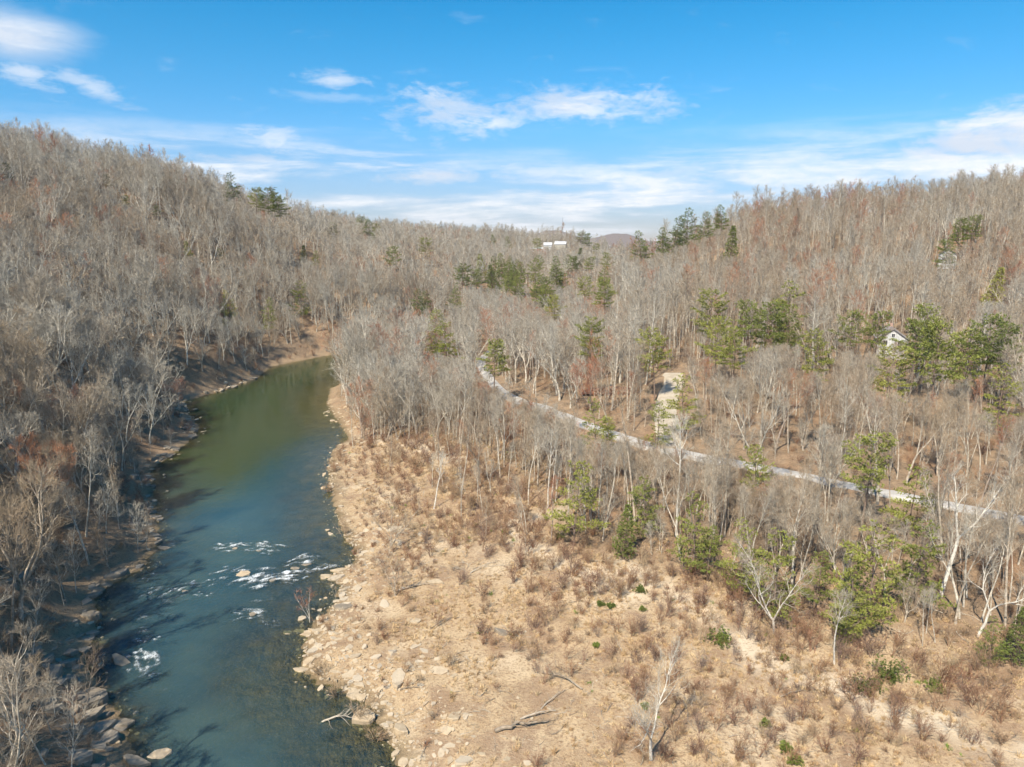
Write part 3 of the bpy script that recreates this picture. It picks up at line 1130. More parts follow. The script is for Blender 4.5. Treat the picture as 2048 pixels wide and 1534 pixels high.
def pine(seed, H=15.0, tr=0.17, clear=0.35, whorls=16, per=5, L0=3.2, shape='cone', droop=0.0, tuft=0.42, tn=6, tw=0.05, sub=6, ragged=0.25, lean=0.0):
    """evergreen: trunk builder (0 bark) and crown builder (0 bark, 1 needles)"""
    rnd = random.Random(seed)
    T, C = MB(), MB()
    pts, _ = wander(rnd, (0, 0, -0.4), unit((lean, rnd.gauss(0, 0.02), 1)), H + 0.4, 9, 0.035, 0.03)
    rad = [tr * ((1 - i / 9.0) ** 0.9 + 0.06) for i in range(10)]
    T.tube(pts, rad, 7, 0)
    for k in range(whorls):
        t = clear + (1 - clear) * (k + 0.2 + 0.5 * rnd.random()) / whorls
        t = min(t, 0.985)
        q, d = along(pts, t)
        f = (t - clear) / (1 - clear)
        if shape == 'cone':
            sh = (1 - f) ** 0.75 * 1.05 + 0.10
            if f < 0.15:
                sh *= 0.65 + 2.3 * f
        elif shape == 'dome':
            sh = math.sqrt(max(0.02, 1 - (f * 0.98) ** 2.4)) * (0.55 + 0.45 * min(1, f * 3))
        else:
            sh = (1 - f) ** 0.6 * (0.7 + 0.3 * min(1, f * 5)) + 0.1
        g = rnd.uniform(0, 6.28)
        for j in range(per):
            if rnd.random() < ragged * 0.5:
                continue
            l = L0 * sh * rnd.uniform(1 - ragged * 1.3, 1 + ragged)
            ph = g + j * 6.283 / per + rnd.uniform(-0.35, 0.35)
            rise = (0.10 + 0.75 * f ** 1.3) - droop
            if shape == 'dome':
                rise = -0.05 + 0.9 * f
            dd = unit((math.cos(ph), math.sin(ph), rise))
            b, _ = wander(rnd, q, dd, l, 4, 0.09, 0.03 - droop * 0.12)
            C.tube(b, [0.012 + 0.010 * l * (1 - i / 4.6) for i in range(5)], 3, 0)
            ns = max(2, int(sub * l / 2.5))
            for s in range(ns):
                t2 = 0.28 + 0.72 * (s + rnd.random()) / ns
                q2, d2 = along(b, min(t2, 0.999))
                side = 1 if s % 2 else -1
                ax = unit((-d2[1] * side + d2[0] * 0.7, d2[0] * side + d2[1] * 0.7, 0.12 + rnd.gauss(0, 0.12)))
                l2 = l * 0.34 * (1.25 - 0.7 * t2) * rnd.uniform(0.6, 1.3) + 0.15
                e2 = (q2[0] + ax[0] * l2, q2[1] + ax[1] * l2, q2[2] + ax[2] * l2)
                C.spike(q2, e2, 0.012, 0)
                m_ = max(1, int(l2 / 0.3))
                for w_ in range(m_):
                    tt = (w_ + 0.7) / m_
                    pp = (q2[0] + ax[0] * l2 * tt, q2[1] + ax[1] * l2 * tt, q2[2] + ax[2] * l2 * tt)
                    needle_tuft(rnd, C, pp, unit((ax[0], ax[1], ax[2] + 0.35)), tuft, tn, tw, 1)
            needle_tuft(rnd, C, b[-1], d, tuft, tn, tw, 1)
    return T, C


def joined(name, T, C, mats):
    B = MB()
    B.add(T)
    B.add(C)
    return B.mesh(name, mats)


class Kind:
    def __init__(self, T, C, mats, base_h, form):
        self.trunk = T.mesh('trunk', mats)
        self.crown = C.mesh('crown', mats)
        self.h = base_h
        self.form = form


BT = [M_BARK, M_TWIG]
WT = [M_WHITE, M_TWIG]
PT = [M_PINEBARK, M_NEEDLE]
near_specs = [
    dict(seed=1, H=18, tr=.16, clear=.48, n1=15, L1=3.4, ang1=.58, n2=5, n3=4, n4=3, form='tall slender'),
    dict(seed=2, H=18, tr=.17, clear=.54, n1=14, L1=3.8, ang1=.5, n2=5, n3=4, n4=3, form='tall slender'),
    dict(seed=3, H=18, tr=.15, clear=.58, n1=13, L1=2.7, ang1=.52, n2=4, n3=4, n4=3, form='narrow-crowned'),
    dict(seed=4, H=18, tr=.19, clear=.44, n1=17, L1=3.9, ang1=.6, forks=2, wob=.06, n2=5, n3=4, n4=3, form='forked'),
    dict(seed=5, H=18, tr=.23, clear=.24, n1=24, L1=4.9, ang1=.78, forks=3, wob=.08, n3=6, n4=4, form='wide-spreading'),
    dict(seed=6, H=18, tr=.24, clear=.20, n1=26, L1=5.3, ang1=.82, forks=4, wob=.09, n3=6, n4=4, form='wide-spreading'),
    dict(seed=7, H=18, tr=.14, clear=.48, n1=13, L1=3.2, ang1=.5, lean=.10, n2=5, n3=4, n4=3, form='leaning'),
    dict(seed=8, H=18, tr=.18, clear=.40, n1=16, L1=4.0, forks=2, ang1=.6, n2=5, n3=5, n4=3, form='forked'),
]
NEAR = []
FOREST_SRC = bpy.data.collections.new('forest_source')      # shapes the wood draws on; not part of the scene
for sp in near_specs:
    sp = dict(sp)
    form = sp.pop('form')
    T, C = bare_tree(**sp)
    NEAR.append(Kind(T, C, BT, 18.0, form))
    o = bpy.data.objects.new('a_tree', joined('bare_tree', T, C, BT))
    FOREST_SRC.objects.link(o)
MIDN = 6
for k in range(MIDN):
    sp = dict(near_specs[k])
    sp.pop('form')
    sp.update(seed=40 + k, n1=int(sp['n1'] * .85), n2=4, n3=4, n4=3, twig_r=0.019, sides=5)
    T, C = bare_tree(**sp)
    FOREST_SRC.objects.link(bpy.data.objects.new('b_tree', joined('bare_tree', T, C, BT)))
FARN = 6
for k in range(FARN):
    sp = dict(near_specs[k])
    sp.pop('form')
    sp.update(seed=70 + k, n1=int(sp['n1'] * .7), n2=4, n3=3, n4=2, twig_r=0.034, sides=4)
    T, C = bare_tree(**sp)
    FOREST_SRC.objects.link(bpy.data.objects.new('c_tree', joined('bare_tree', T, C, BT)))
SRC_ORDER = [o.name for o in FOREST_SRC.objects]
for i, nme in enumerate(SRC_ORDER):
    FOREST_SRC.objects[nme].name = 'source_%03d' % i

BUSH_SRC = bpy.data.collections.new('undergrowth_source')
BUSHES = []
for k in range(7):
    H = [1.4, 1.8, 2.2, 1.2, 2.8, 1.6, 2.0][k]
    B = bush(200 + k, H, stems=[9, 11, 8, 14, 7, 12, 10][k], spread=[.7, .6, .5, .95, .4, .8, .6][k])
    mme = B.mesh('shrub', [M_SHRUB])
    BUSHES.append(mme)
    o = bpy.data.objects.new('source_%03d' % k, mme)
    BUSH_SRC.objects.link(o)
for k in range(4):                       # saplings for the undergrowth
    T, C = bare_tree(230 + k, H=6.0, tr=.05, clear=.25, n1=11, L1=1.6, n2=4, n3=4, n4=2, twig_r=.011, sides=5)
    o = bpy.data.objects.new('source_%03d' % (7 + k), joined('sapling', T, C, [M_BARK, M_TWIG]))
    BUSH_SRC.objects.link(o)
SAPLING = []
for k in range(4):
    T, C = bare_tree(240 + k, H=7.0, tr=.07, clear=.12, n1=16, L1=2.6, n2=5, n3=5, n4=3, twig_r=.010, forks=[3, 4, 2, 0][k], wob=.12, sides=6)
    SAPLING.append(Kind(T, C, BT, 7.0, 'small'))

PINES = {
    'white': [], 'pitch': [], 'cedar': [], 'hemlock': []}
for k in range(3):
    T, C = pine(300 + k, H=16, tr=.2, clear=.22, whorls=15, per=5, L0=3.4, shape='cone', droop=-.05, tuft=.42, tn=10, tw=.036, sub=7, ragged=.35)
    PINES['white'].append(Kind(T, C, PT, 16, 'white pine'))
for k in range(4):
    T, C = pine(320 + k, H=13, tr=.16, clear=[.42, .35, .5, .3][k], whorls=11, per=5, L0=2.9, shape='dome', tuft=.38, tn=11, tw=.036, sub=8, ragged=.45, lean=.04 * (k - 1))
    PINES['pitch'].append(Kind(T, C, PT, 13, 'pine'))
for k in range(2):
    T, C = pine(340 + k, H=7, tr=.11, clear=.06, whorls=20, per=6, L0=1.5, shape='cone', droop=-.3, tuft=.26, tn=11, tw=.032, sub=9, ragged=.2)
    PINES['cedar'].append(Kind(T, C, PT, 7, 'cedar'))
for k in range(3):
    T, C = pine(360 + k, H=10, tr=.13, clear=.12, whorls=15, per=4, L0=2.7, shape='open', droop=.12, tuft=.32, tn=11, tw=.034, sub=10, ragged=.5)
    PINES['hemlock'].append(Kind(T, C, PT, 10, 'hemlock'))
EVER_SRC = bpy.data.collections.new('evergreen_source')
k = 0


# ------------------------------------------------------------------ scatter helper for what nobody could count
def scatter(name, pts, rots, scales, idxs, tints, source, label, cat):
    me = bpy.data.meshes.new(name)
    me.from_pydata(pts, [], [])
    for nm, typ, arr in (('scale', 'FLOAT', scales), ('pick', 'INT', idxs), ('tint', 'FLOAT', tints)):
        a = me.attributes.new(nm, typ, 'POINT')
        a.data.foreach_set('value', np.asarray(arr, dtype=np.int32 if typ == 'INT' else np.float32))
    a = me.attributes.new('rot', 'FLOAT_VECTOR', 'POINT')
    a.data.foreach_set('vector', np.asarray(rots, np.float32).ravel())
    o = obj(name, me)
    g = bpy.data.node_groups.new(name + '_scatter', 'GeometryNodeTree')
    g.interface.new_socket('Geometry', in_out='INPUT', socket_type='NodeSocketGeometry')
    g.interface.new_socket('Geometry', in_out='OUTPUT', socket_type='NodeSocketGeometry')
    gi, go = g.nodes.new('NodeGroupInput'), g.nodes.new('NodeGroupOutput')
    ci = g.nodes.new('GeometryNodeCollectionInfo')
    ci.inputs['Collection'].default_value = source
    ci.inputs['Separate Children'].default_value = True
    ci.inputs['Reset Children'].default_value = True
    ip = g.nodes.new('GeometryNodeInstanceOnPoints')
    ip.inputs['Pick Instance'].default_value = True

    def named(nm, typ):
        n = g.nodes.new('GeometryNodeInputNamedAttribute')
        n.data_type = typ
        n.inputs[0].default_value = nm
        return n.outputs[0]
    g.links.new(gi.outputs[0], ip.inputs['Points'])
    g.links.new(ci.outputs[0], ip.inputs['Instance'])
    g.links.new(named('pick', 'INT'), ip.inputs['Instance Index'])
    e2r = g.nodes.new('FunctionNodeEulerToRotation')
    g.links.new(named('rot', 'FLOAT_VECTOR'), e2r.inputs[0])
    g.links.new(e2r.outputs[0], ip.inputs['Rotation'])
    g.links.new(named('scale', 'FLOAT'), ip.inputs['Scale'])
    g.links.new(ip.outputs[0], go.inputs[0])
    md = o.modifiers.new('scatter', 'NODES')
    md.node_group = g
    return tag(o, label, cat, kind='stuff')


# ------------------------------------------------------------------ named evergreens, houses etc. first, so that the wood leaves them room
KEEP = []          # (x, y, radius) kept free of scattered trees
SIGHT = []         # (x, y, z, half width): things the lower trees in front do not reach up to


def plant(kind, x, y, z, h, rz, name, label, cat, group, tint, tilt=(0.0, 0.0)):
    e = bpy.data.objects.new(name, None)
    e.location = (x, y, z)
    s = h / kind.h
    e.scale = (s, s, s)
    e.rotation_euler = (tilt[0], tilt[1], rz)
    e.empty_display_size = 0.5
    COL.objects.link(e)
    tag(e, label, cat, group)
    for nm, mm in (('trunk', kind.trunk), ('crown', kind.crown)):
        c = bpy.data.objects.new(nm, mm)
        c['tint'] = float(tint)
        COL.objects.link(c)
        c.parent = e
    return e


rs = random.Random(99)
# (u, v of the top, height, kind, tint, label)
EVER = [
    (1287, 464, 15, 'white', .35, 'tall green pine standing alone where the right ridge begins'),
    (1376, 420, 16, 'white', .25, 'tallest pine of the dark row on the right ridge'),
    (1350, 434, 14, 'white', .1, 'bluish green pine just left of the tallest ridge pine'),
    (1408, 426, 13, 'white', .3, 'slim pine just right of the tallest ridge pine'),
    (1450, 412, 12, 'white', .3, 'rightmost of the four pines in a row on the ridge'),
    (1328, 458, 9, 'white', .3, 'low pine left of the ridge pine row'),
    (1462, 456, 13, 'cedar', .35, 'narrow greyish evergreen on the slope under the ridge pines'),
    (1114, 524, 18, 'white', .35, 'large layered pine rising in the middle of the valley'),
    (1098, 556, 14, 'white', .2, 'bluish pine overlapping the large layered valley pine'),
    (1180, 518, 13, 'pitch', .45, 'flat-topped pine right of the large valley pine'),
    (1213, 507, 13, 'pitch', .6, 'yellowish pine below the ridge, behind the flat-topped pine'),
    (1170, 556, 7, 'pitch', .7, 'small round yellow-green pine below the flat-topped pine'),
    (1111, 597, 8, 'pitch', .85, 'bright yellow-green small pine below the large valley pine'),
    (1178, 643, 9, 'pitch', .5, 'small pine among bare trees in the middle of the near wood'),
    (1010, 528, 15, 'white', .3, 'leftmost pine of the trio on the far slope above the bend'),
    (1040, 527, 15, 'white', .45, 'middle pine of the trio on the far slope above the bend'),
    (985, 533, 13, 'cedar', .3, 'dark narrow evergreen left of the trio on the far slope'),
    (922, 532, 14, 'pitch', .25, 'dark rounded pine alone on the far slope left of the trio'),
    (955, 540, 11, 'pitch', .35, 'small pine between the dark rounded pine and the trio'),
    (832, 580, 12, 'white', .2, 'left one of two dark pines low on the far slope'),
    (850, 584, 12, 'white', .2, 'right one of two dark pines low on the far slope'),
    (910, 574, 11, 'white', .35, 'green pine low on the far slope below the rounded pine'),
    (868, 622, 9, 'pitch', .7, 'light green pine at the foot of the far slope'),
    (860, 640, 12, 'hemlock', .75, 'yellow-green feathery evergreen at the back of the wooded point'),
    (893, 648, 9, 'hemlock', .6, 'small feathery evergreen right of the one at the point'),
    (1156, 498, 13, 'cedar', .2, 'dark evergreen right of the far white-roofed barns'),
    (1136, 512, 12, 'pitch', .3, 'dark evergreen below the far white-roofed barns'),
    (1080, 512, 12, 'pitch', .3, 'dark evergreen below the far low pink building'),
    (1192, 488, 12, 'pitch', .5, 'green pine on the skyline dip right of the barns'),
    (1212, 484, 11, 'pitch', .6, 'light green pine at the right end of the skyline dip'),
    (1160, 466, 13, 'pitch', .4, 'skyline pine right of the radio mast'),
    (1176, 468, 12, 'pitch', .4, 'second skyline pine right of the radio mast'),
    (1074, 478, 12, 'pitch', .6, 'bright pine just left behind the barns'),
    (1018, 474, 12, 'white', .35, 'pine on the far plateau left of the barns'),
    (985, 470, 12, 'white', .3, 'pine on the far plateau skyline left of the barns'),
    (886, 462, 12, 'cedar', .2, 'narrow dark spire on the far plateau'),
    (850, 478, 10, 'pitch', .6, 'light green small pine left of the narrow dark spire'),
    (962, 512, 9, 'cedar', .8, 'small bright green evergreen on the far plateau slope'),
    (786, 495, 10, 'pitch', .35, 'dark pine on the slope below the low saddle of the skyline'),
    (755, 448, 8, 'pitch', .3, 'rightmost of three skyline pines at the foot of the left ridge'),
    (738, 440, 9, 'pitch', .25, 'middle one of three skyline pines at the foot of the left ridge'),
    (722, 436, 9, 'pitch', .3, 'leftmost of three skyline pines at the foot of the left ridge'),
    (664, 446, 8, 'pitch', .3, 'small dark pine below the left ridge near its lower end'),
    (628, 503, 9, 'white', .55, 'light green pine half way down the left ridge slope'),
    (465, 348, 13, 'white', .2, 'pine standing above the skyline of the left ridge'),
    (508, 380, 11, 'pitch', .6, 'yellowish pine under the left skyline beside the ridge pine'),
    (535, 378, 11, 'pitch', .25, 'first dark rounded pine on the left skyline'),
    (560, 390, 11, 'pitch', .35, 'second dark rounded pine on the left skyline'),
    (315, 414, 8, 'pitch', .1, 'very dark small pine on the upper left hillside'),
    (376, 485, 9, 'cedar', .8, 'bright green small evergreen in the middle of the left hillside'),
    (456, 583, 13, 'white', .75, 'light green feathery pine low on the left hillside'),
    (533, 598, 9, 'white', .55, 'green pine right of the light feathery pine on the left hillside'),
    (600, 566, 9, 'hemlock', .5, 'thin green pine low on the left hillside near the bend'),
    (605, 492, 8, 'cedar', .3, 'small dark evergreen high on the left hillside near its lower end'),
    (440, 500, 8, 'pitch', .8, 'pale yellow-green small tree on the left hillside'),
    (8, 328, 10, 'pitch', .15, 'dark pine cut by the left picture edge'),
    (210, 352, 9, 'pitch', .15, 'dark brownish pine high on the left hillside'),
    (250, 392, 7, 'pitch', .25, 'small dark pine half hidden on the upper left hillside'),
    (1425, 585, 14, 'pitch', .65, 'tall irregular pine above the sandy drive'),
    (1440, 640, 9, 'pitch', .75, 'lower bushy pine beside the tall irregular pine above the drive'),
    (1582, 570, 15, 'hemlock', .6, 'thin see-through pine with pale trunk above the dark pine group'),
    (1505, 612, 13, 'pitch', .4, 'left one of the dense dark green pine group on the slope'),
    (1545, 610, 13, 'pitch', .35, 'middle one of the dense dark green pine group on the slope'),
    (1582, 618, 12, 'pitch', .3, 'right one of the dense dark green pine group on the slope'),
    (1315, 664, 9, 'pitch', .75, 'bushy pale pine left of the drive on the slope'),
    (1640, 664, 11, 'pitch', .7, 'bright bushy pine standing between pine group and white house'),
    (1476, 668, 8, 'pitch', .6, 'low pine in front of the dark pine group'),
    (1705, 632, 12, 'pitch', .45, 'rounded pine left of the white house'),
    (1755, 634, 12, 'pitch', .4, 'thin pine with bare trunk right beside the white house'),
    (1852, 618, 15, 'pitch', .5, 'highest of the big pines right of the white house'),
    (1835, 652, 13, 'pitch', .4, 'big pine overlapping the right side of the white house'),
    (1880, 656, 16, 'pitch', .55, 'broadest of the big pines right of the white house'),
    (1790, 697, 7, 'pitch', .8, 'small bright pine in front of the white house'),
    (1942, 668, 10, 'pitch', .4, 'rounded pine between the broad pine and the dark right edge pines'),
    (1984, 644, 14, 'pitch', .35, 'dark dense pine near the right picture edge'),
    (2025, 662, 13, 'pitch', .2, 'darkest pine cut by the right picture edge'),
    (2010, 735, 10, 'hemlock', .7, 'soft yellowish evergreen below the right edge pines'),
    (1893, 484, 7, 'pitch', .3, 'dark little pine high on the right hill'),
    (1992, 540, 6, 'cedar', .95, 'bright yellow-green little pine high on the right hill'),
    (1945, 437, 8, 'pitch', .4, 'pine near the top of the right hill'),
    (1925, 440, 7, 'pitch', .3, 'dark evergreen near the top of the right hill'),
    (985, 688, 11, 'pitch', .6, 'open pine at the bend of the gravel road'),
    (1194, 803, 8, 'hemlock', .6, 'upper one of two small evergreens beside the road'),
    (1214, 838, 6, 'pitch', .75, 'lower flat bright pine at the near edge of the road'),
    (1318, 806, 7, 'hemlock', .55, 'small open evergreen left of the sandy drive'),
    (1372, 755, 9, 'hemlock', .8, 'yellow-green thin evergreen right of the sandy drive'),
    (1520, 897, 10, 'pitch', .65, 'flat-crowned pine in front of the gravel road'),
    (1738, 884, 14, 'pitch', .6, 'large layered pine in front of the gravel road on the right'),
    (1828, 940, 10, 'hemlock', .65, 'thin layered evergreen right of the large roadside pine'),
    (1150, 930, 12, 'hemlock', .75, 'light green open evergreen at the edge of the gravel bar'),
    (1250, 1016, 7.5, 'cedar', .3, 'dense dark cone-shaped cedar at the edge of the gravel bar'),
    (1395, 1000, 10, 'hemlock', .55, 'feathery evergreen behind bare trunks right of the cedar'),
    (1290, 960, 9, 'hemlock', .45, 'grey-green thin evergreen behind the cedar'),
    (1490, 1055, 9, 'hemlock', .6, 'spreading evergreen left of the white forked tree'),
    (1560, 1070, 10, 'hemlock', .6, 'dense spreading evergreen behind the white forked tree'),
    (1420, 1060, 7, 'hemlock', .4, 'low dark evergreen behind the bar brush'),
    (1640, 1110, 7, 'hemlock', .4, 'greyish evergreen between two spreading evergreens'),
    (1755, 1060, 12, 'hemlock', .7, 'largest spreading evergreen in the near wood on the right'),
    (1715, 1130, 9, 'hemlock', .6, 'lower evergreen at the left foot of the largest spreading one'),
    (1850, 1052, 10, 'hemlock', .45, 'grey-green evergreen right of the largest spreading one'),
    (1700, 1205, 5, 'hemlock', .6, 'low evergreen at the edge of the brush on the right'),
    (2040, 1225, 6, 'cedar', .2, 'dark evergreen cut by the right edge above the bar'),
    (1990, 1250, 5, 'hemlock', .3, 'dark low evergreen left of the one at the right edge'),
]
_vp = random.Random(31)
_spots = sorted([(_vp.uniform(985, 1225), _vp.uniform(508, 575)) for _ in range(16)])
for k, (u_, v_) in enumerate(_spots):
    EVER.append((u_, v_, _vp.uniform(11, 15), _vp.choice(['pitch', 'white', 'pitch']), _vp.uniform(.2, .6),
                 ('leftmost' if k == 0 else ['', 'second', 'third', 'fourth', 'fifth', 'sixth', 'seventh', 'eighth', 'ninth', 'tenth', 'eleventh', 'twelfth', 'thirteenth', 'fourteenth', 'fifteenth', 'sixteenth'][k] + ' from left')
                 + ' of the plain green pines scattered through the valley centre'))


def y_far(v):
    return v < 700


for (u, v, h, kd, tint, label) in EVER:
    if v < 880 and not (u < 700 and v < 520):
        h = max(h * 1.25, 15.0 if y_far(v) else h * 1.25)
    x, y, z, h = under_top(u, v, h)
    K = PINES[kd][rs.randrange(len(PINES[kd]))]
    wide = kd in ('pitch',)
    nm = {'white': 'white_pine', 'pitch': 'pine_tree', 'cedar': 'cedar_tree', 'hemlock': 'hemlock_tree'}[kd]
    nm = {'white_pine': 'pine_tree', 'hemlock_tree': 'evergreen_tree'}.get(nm, nm)
    e = plant(K, x, y, z, h * 1.02, rs.uniform(0, 6.28), nm, label, 'evergreen tree', 'evergreen trees among the bare woods', tint)
    if y > 300:
        e.scale = (e.scale[0] * 1.15, e.scale[1] * 1.15, e.scale[2])
    KEEP.append((x, y, 3.0))
    SIGHT.append((x, y, z + h * (0.42 if kd in ('pitch', 'white') else 0.3), h * 0.2))

# ------------------------------------------------------------------ houses
def house(name, u, vb, w, dpt, wall_h, roof_h, rz, wall, roof, label, windows, Yfix=None, chimney=False, gable_front=True, plinth=1.5):
    if Yfix:
        d = ray(u, vb)
        x, y = d[0] * Yfix / d[1], Yfix
        z = hz(x, y)
    else:
        x, y, z = on_ground(u, vb)
    e = bpy.data.objects.new(name, None)
    e.location = (x, y, z)
    e.rotation_euler = (0, 0, rz)
    COL.objects.link(e)
    tag(e, label, 'house')
    B = MB()
    B.box(-w / 2, w / 2, -dpt / 2, dpt / 2, -plinth, wall_h)
    n = len(B.V)
    if gable_front:                        # ridge runs back from the front (-y) face
        B.V += [(-w / 2, -dpt / 2, wall_h), (w / 2, -dpt / 2, wall_h), (0, -dpt / 2, wall_h + roof_h), (-w / 2, dpt / 2, wall_h), (w / 2, dpt / 2, wall_h), (0, dpt / 2, wall_h + roof_h)]
        B.F += [(n, n + 1, n + 2), (n + 4, n + 3, n + 5)]
    else:
        B.V += [(-w / 2, -dpt / 2, wall_h), (-w / 2, dpt / 2, wall_h), (-w / 2, 0, wall_h + roof_h), (w / 2, -dpt / 2, wall_h), (w / 2, dpt / 2, wall_h), (w / 2, 0, wall_h + roof_h)]
        B.F += [(n + 1, n, n + 2), (n + 3, n + 4, n + 5)]
    B.M += [0, 0]
    wl = obj('wall', B.mesh('wall', [wall]), e)
    # siding courses
    for side in (-1, 1):
        Rf = MB()
        t, ov = 0.16, 0.35
        if gable_front:
            ex, ez = side * (w / 2 + ov), wall_h - ov * roof_h / (w / 2)
            a = [(0, -dpt / 2 - ov, wall_h + roof_h), (ex, -dpt / 2 - ov, ez), (ex, dpt / 2 + ov, ez), (0, dpt / 2 + ov, wall_h + roof_h)]
        else:
            ey, ez = side * (dpt / 2 + ov), wall_h - ov * roof_h / (dpt / 2)
            a = [(-w / 2 - ov, 0, wall_h + roof_h), (-w / 2 - ov, ey, ez), (w / 2 + ov, ey, ez), (w / 2 + ov, 0, wall_h + roof_h)]
        Rf.V = [(p[0], p[1], p[2] + 0.02) for p in a] + [(p[0], p[1], p[2] + 0.02 + t) for p in a]
        Rf.F = [(3, 2, 1, 0), (4, 5, 6, 7), (0, 1, 5, 4), (1, 2, 6, 5), (2, 3, 7, 6), (3, 0, 4, 7)]
        Rf.M = [0] * 6
        ro = obj('roof', Rf.mesh('roof', [roof]), e)
    if chimney:
        Cm = MB()
        Cm.box(-0.35, 0.35, dpt * .15, dpt * .15 + .7, wall_h + roof_h * .4, wall_h + roof_h + .9)
        obj('chimney', Cm.mesh('chimney', [M_BRICK]), e)
    for (cx, cz, ww, hh, what) in windows:
        fr_ = MB()
        y0 = -dpt / 2
        b = 0.09
        fr_.box(cx - ww / 2 - b, cx + ww / 2 + b, y0 - 0.07, y0 + 0.02, cz - hh / 2 - b, cz - hh / 2)
        fr_.box(cx - ww / 2 - b, cx + ww / 2 + b, y0 - 0.07, y0 + 0.02, cz + hh / 2, cz + hh / 2 + b)
        fr_.box(cx - ww / 2 - b, cx - ww / 2, y0 - 0.07, y0 + 0.02, cz - hh / 2, cz + hh / 2)
        fr_.box(cx + ww / 2, cx + ww / 2 + b, y0 - 0.07, y0 + 0.02, cz - hh / 2, cz + hh / 2)
        if what == 'window':
            fr_.box(cx - 0.025, cx + 0.025, y0 - 0.06, y0 + 0.02, cz - hh / 2, cz + hh / 2)
        wn = obj(what, fr_.mesh(what, [M_TRIM]), e)
        pn = MB()
        pn.box(cx - ww / 2, cx + ww / 2, y0 - 0.03, y0 + 0.02, cz - hh / 2, cz + hh / 2)
        obj('pane' if what == 'window' else 'panel', pn.mesh('pane', [M_GLASS if what == 'window' else M_CREAM]), wn)
    KEEP.append((x, y, max(w, dpt) * 0.75))
    SIGHT.append((x, y, z + wall_h * (0.65 if w > 6 else 1.0), w * (0.55 if w > 6 else .2)))
    return e


house('house', 1778, 708, 7.2, 10.0, 4.6, 2.6, R(-22), M_SIDING, M_ROOF, 'white gabled house half hidden among pines on the slope',
      [(-1.7, 3.6, 1.0, 1.3, 'window'), (1.7, 3.6, 1.0, 1.3, 'window'), (0.0, 5.6, .7, .9, 'window'), (-1.9, 1.4, 1.0, 1.3, 'window'), (0.4, 1.1, 1.0, 2.1, 'door')], chimney=True)
house('house', 1893, 530, 5.5, 8.0, 3.4, 2.0, R(-30), M_SIDING, M_ROOF, 'small white gable glimpsed through bare trees high on the right hill',
      [(-1.2, 2.0, .9, 1.2, 'window'), (1.2, 2.0, .9, 1.2, 'window')])
house('barn', 1121, 505, 9.0, 9.0, 6.0, 2.0, R(-8), M_CREAM, M_METALROOF, 'larger far barn with white metal roof above the valley',
      [(-2.0, 2.2, 1.8, 3.0, 'door'), (2.4, 3.6, 1.0, 1.2, 'window')], Yfix=600, gable_front=False)
house('barn', 1096, 505, 6.5, 7.0, 5.6, 1.6, R(-8), M_SIDING, M_METALROOF, 'smaller far barn with white metal roof left of the larger one',
      [(0.0, 2.2, 1.4, 2.4, 'door'), (1.9, 3.6, .9, 1.1, 'window')], Yfix=606, gable_front=False)
house('shed', 1073, 512, 9.5, 6.0, 3.4, 1.0, R(-4), M_BRICK, M_METALROOF, 'low far pinkish building left of the two white barns',
      [(-2.4, 1.6, 1.2, 1.2, 'window'), (2.4, 1.6, 1.2, 1.2, 'window'), (0.2, 1.1, 1.0, 2.1, 'door')], Yfix=592, gable_front=False)

# radio mast on the far skyline
xm, ym = ray(1125, 470)[0] * 1400 / ray(1125, 470)[1], 1400.0
zm_ = hz(xm, ym)
e = bpy.data.objects.new('radio_mast', None)
e.location = (xm, ym, zm_)
COL.objects.link(e)
tag(e, 'thin radio mast on the skyline above the far barns', 'radio mast')
ht = 62.0
for k in range(3):
    an = k * 2.094
    B = MB()
    B.tube([(math.cos(an) * .7, math.sin(an) * .7, -1), (math.cos(an) * .4, math.sin(an) * .4, ht)], [.16, .12], 4)
    obj('leg', B.mesh('leg', [M_STEEL]), e)
B = MB()
for k in range(30):
    z0 = k * ht / 30
    for q in range(3):
        a0, a1 = q * 2.094, (q + 1) * 2.094
        B.tube([(math.cos(a0) * .65, math.sin(a0) * .65, z0), (math.cos(a1) * .62, math.sin(a1) * .62, z0 + ht / 30)], [.06, .06], 3)
obj('lattice', B.mesh('lattice', [M_STEEL]), e)
B = MB()
B.tube([(0, 0, ht), (0, 0, ht + 5)], [.09, .03], 5)
obj('antenna', B.mesh('antenna', [M_STEEL]), e)


# ------------------------------------------------------------------ where trees stand
def jitter_grid(x0, x1, y0, y1, step, seed):
    r = np.random.default_rng(seed)
    xs = np.arange(x0, x1, step)
    ys = np.arange(y0, y1, step)
    X, Y = np.meshgrid(xs, ys)
    X = X + r.uniform(-.46, .46, X.shape) * step
    Y = Y + r.uniform(-.46, .46, Y.shape) * step
    return X.ravel(), Y.ravel()


def keep_out(x, y):
    ok = np.ones(x.shape, bool)
    for (kx, ky, kr) in KEEP:
        ok &= (x - kx) ** 2 + (y - ky) ** 2 > kr * kr
    return ok


def in_view(x, y, z, h, mu=160, mv=500):
    u, vt, dep = project(x, y, z + h)
    _, vb, _ = project(x, y, z)
    return (dep > 8) & (u > -mu) & (u < 2048 + mu) & (vt < 1534 + mv) & (vb > -100)


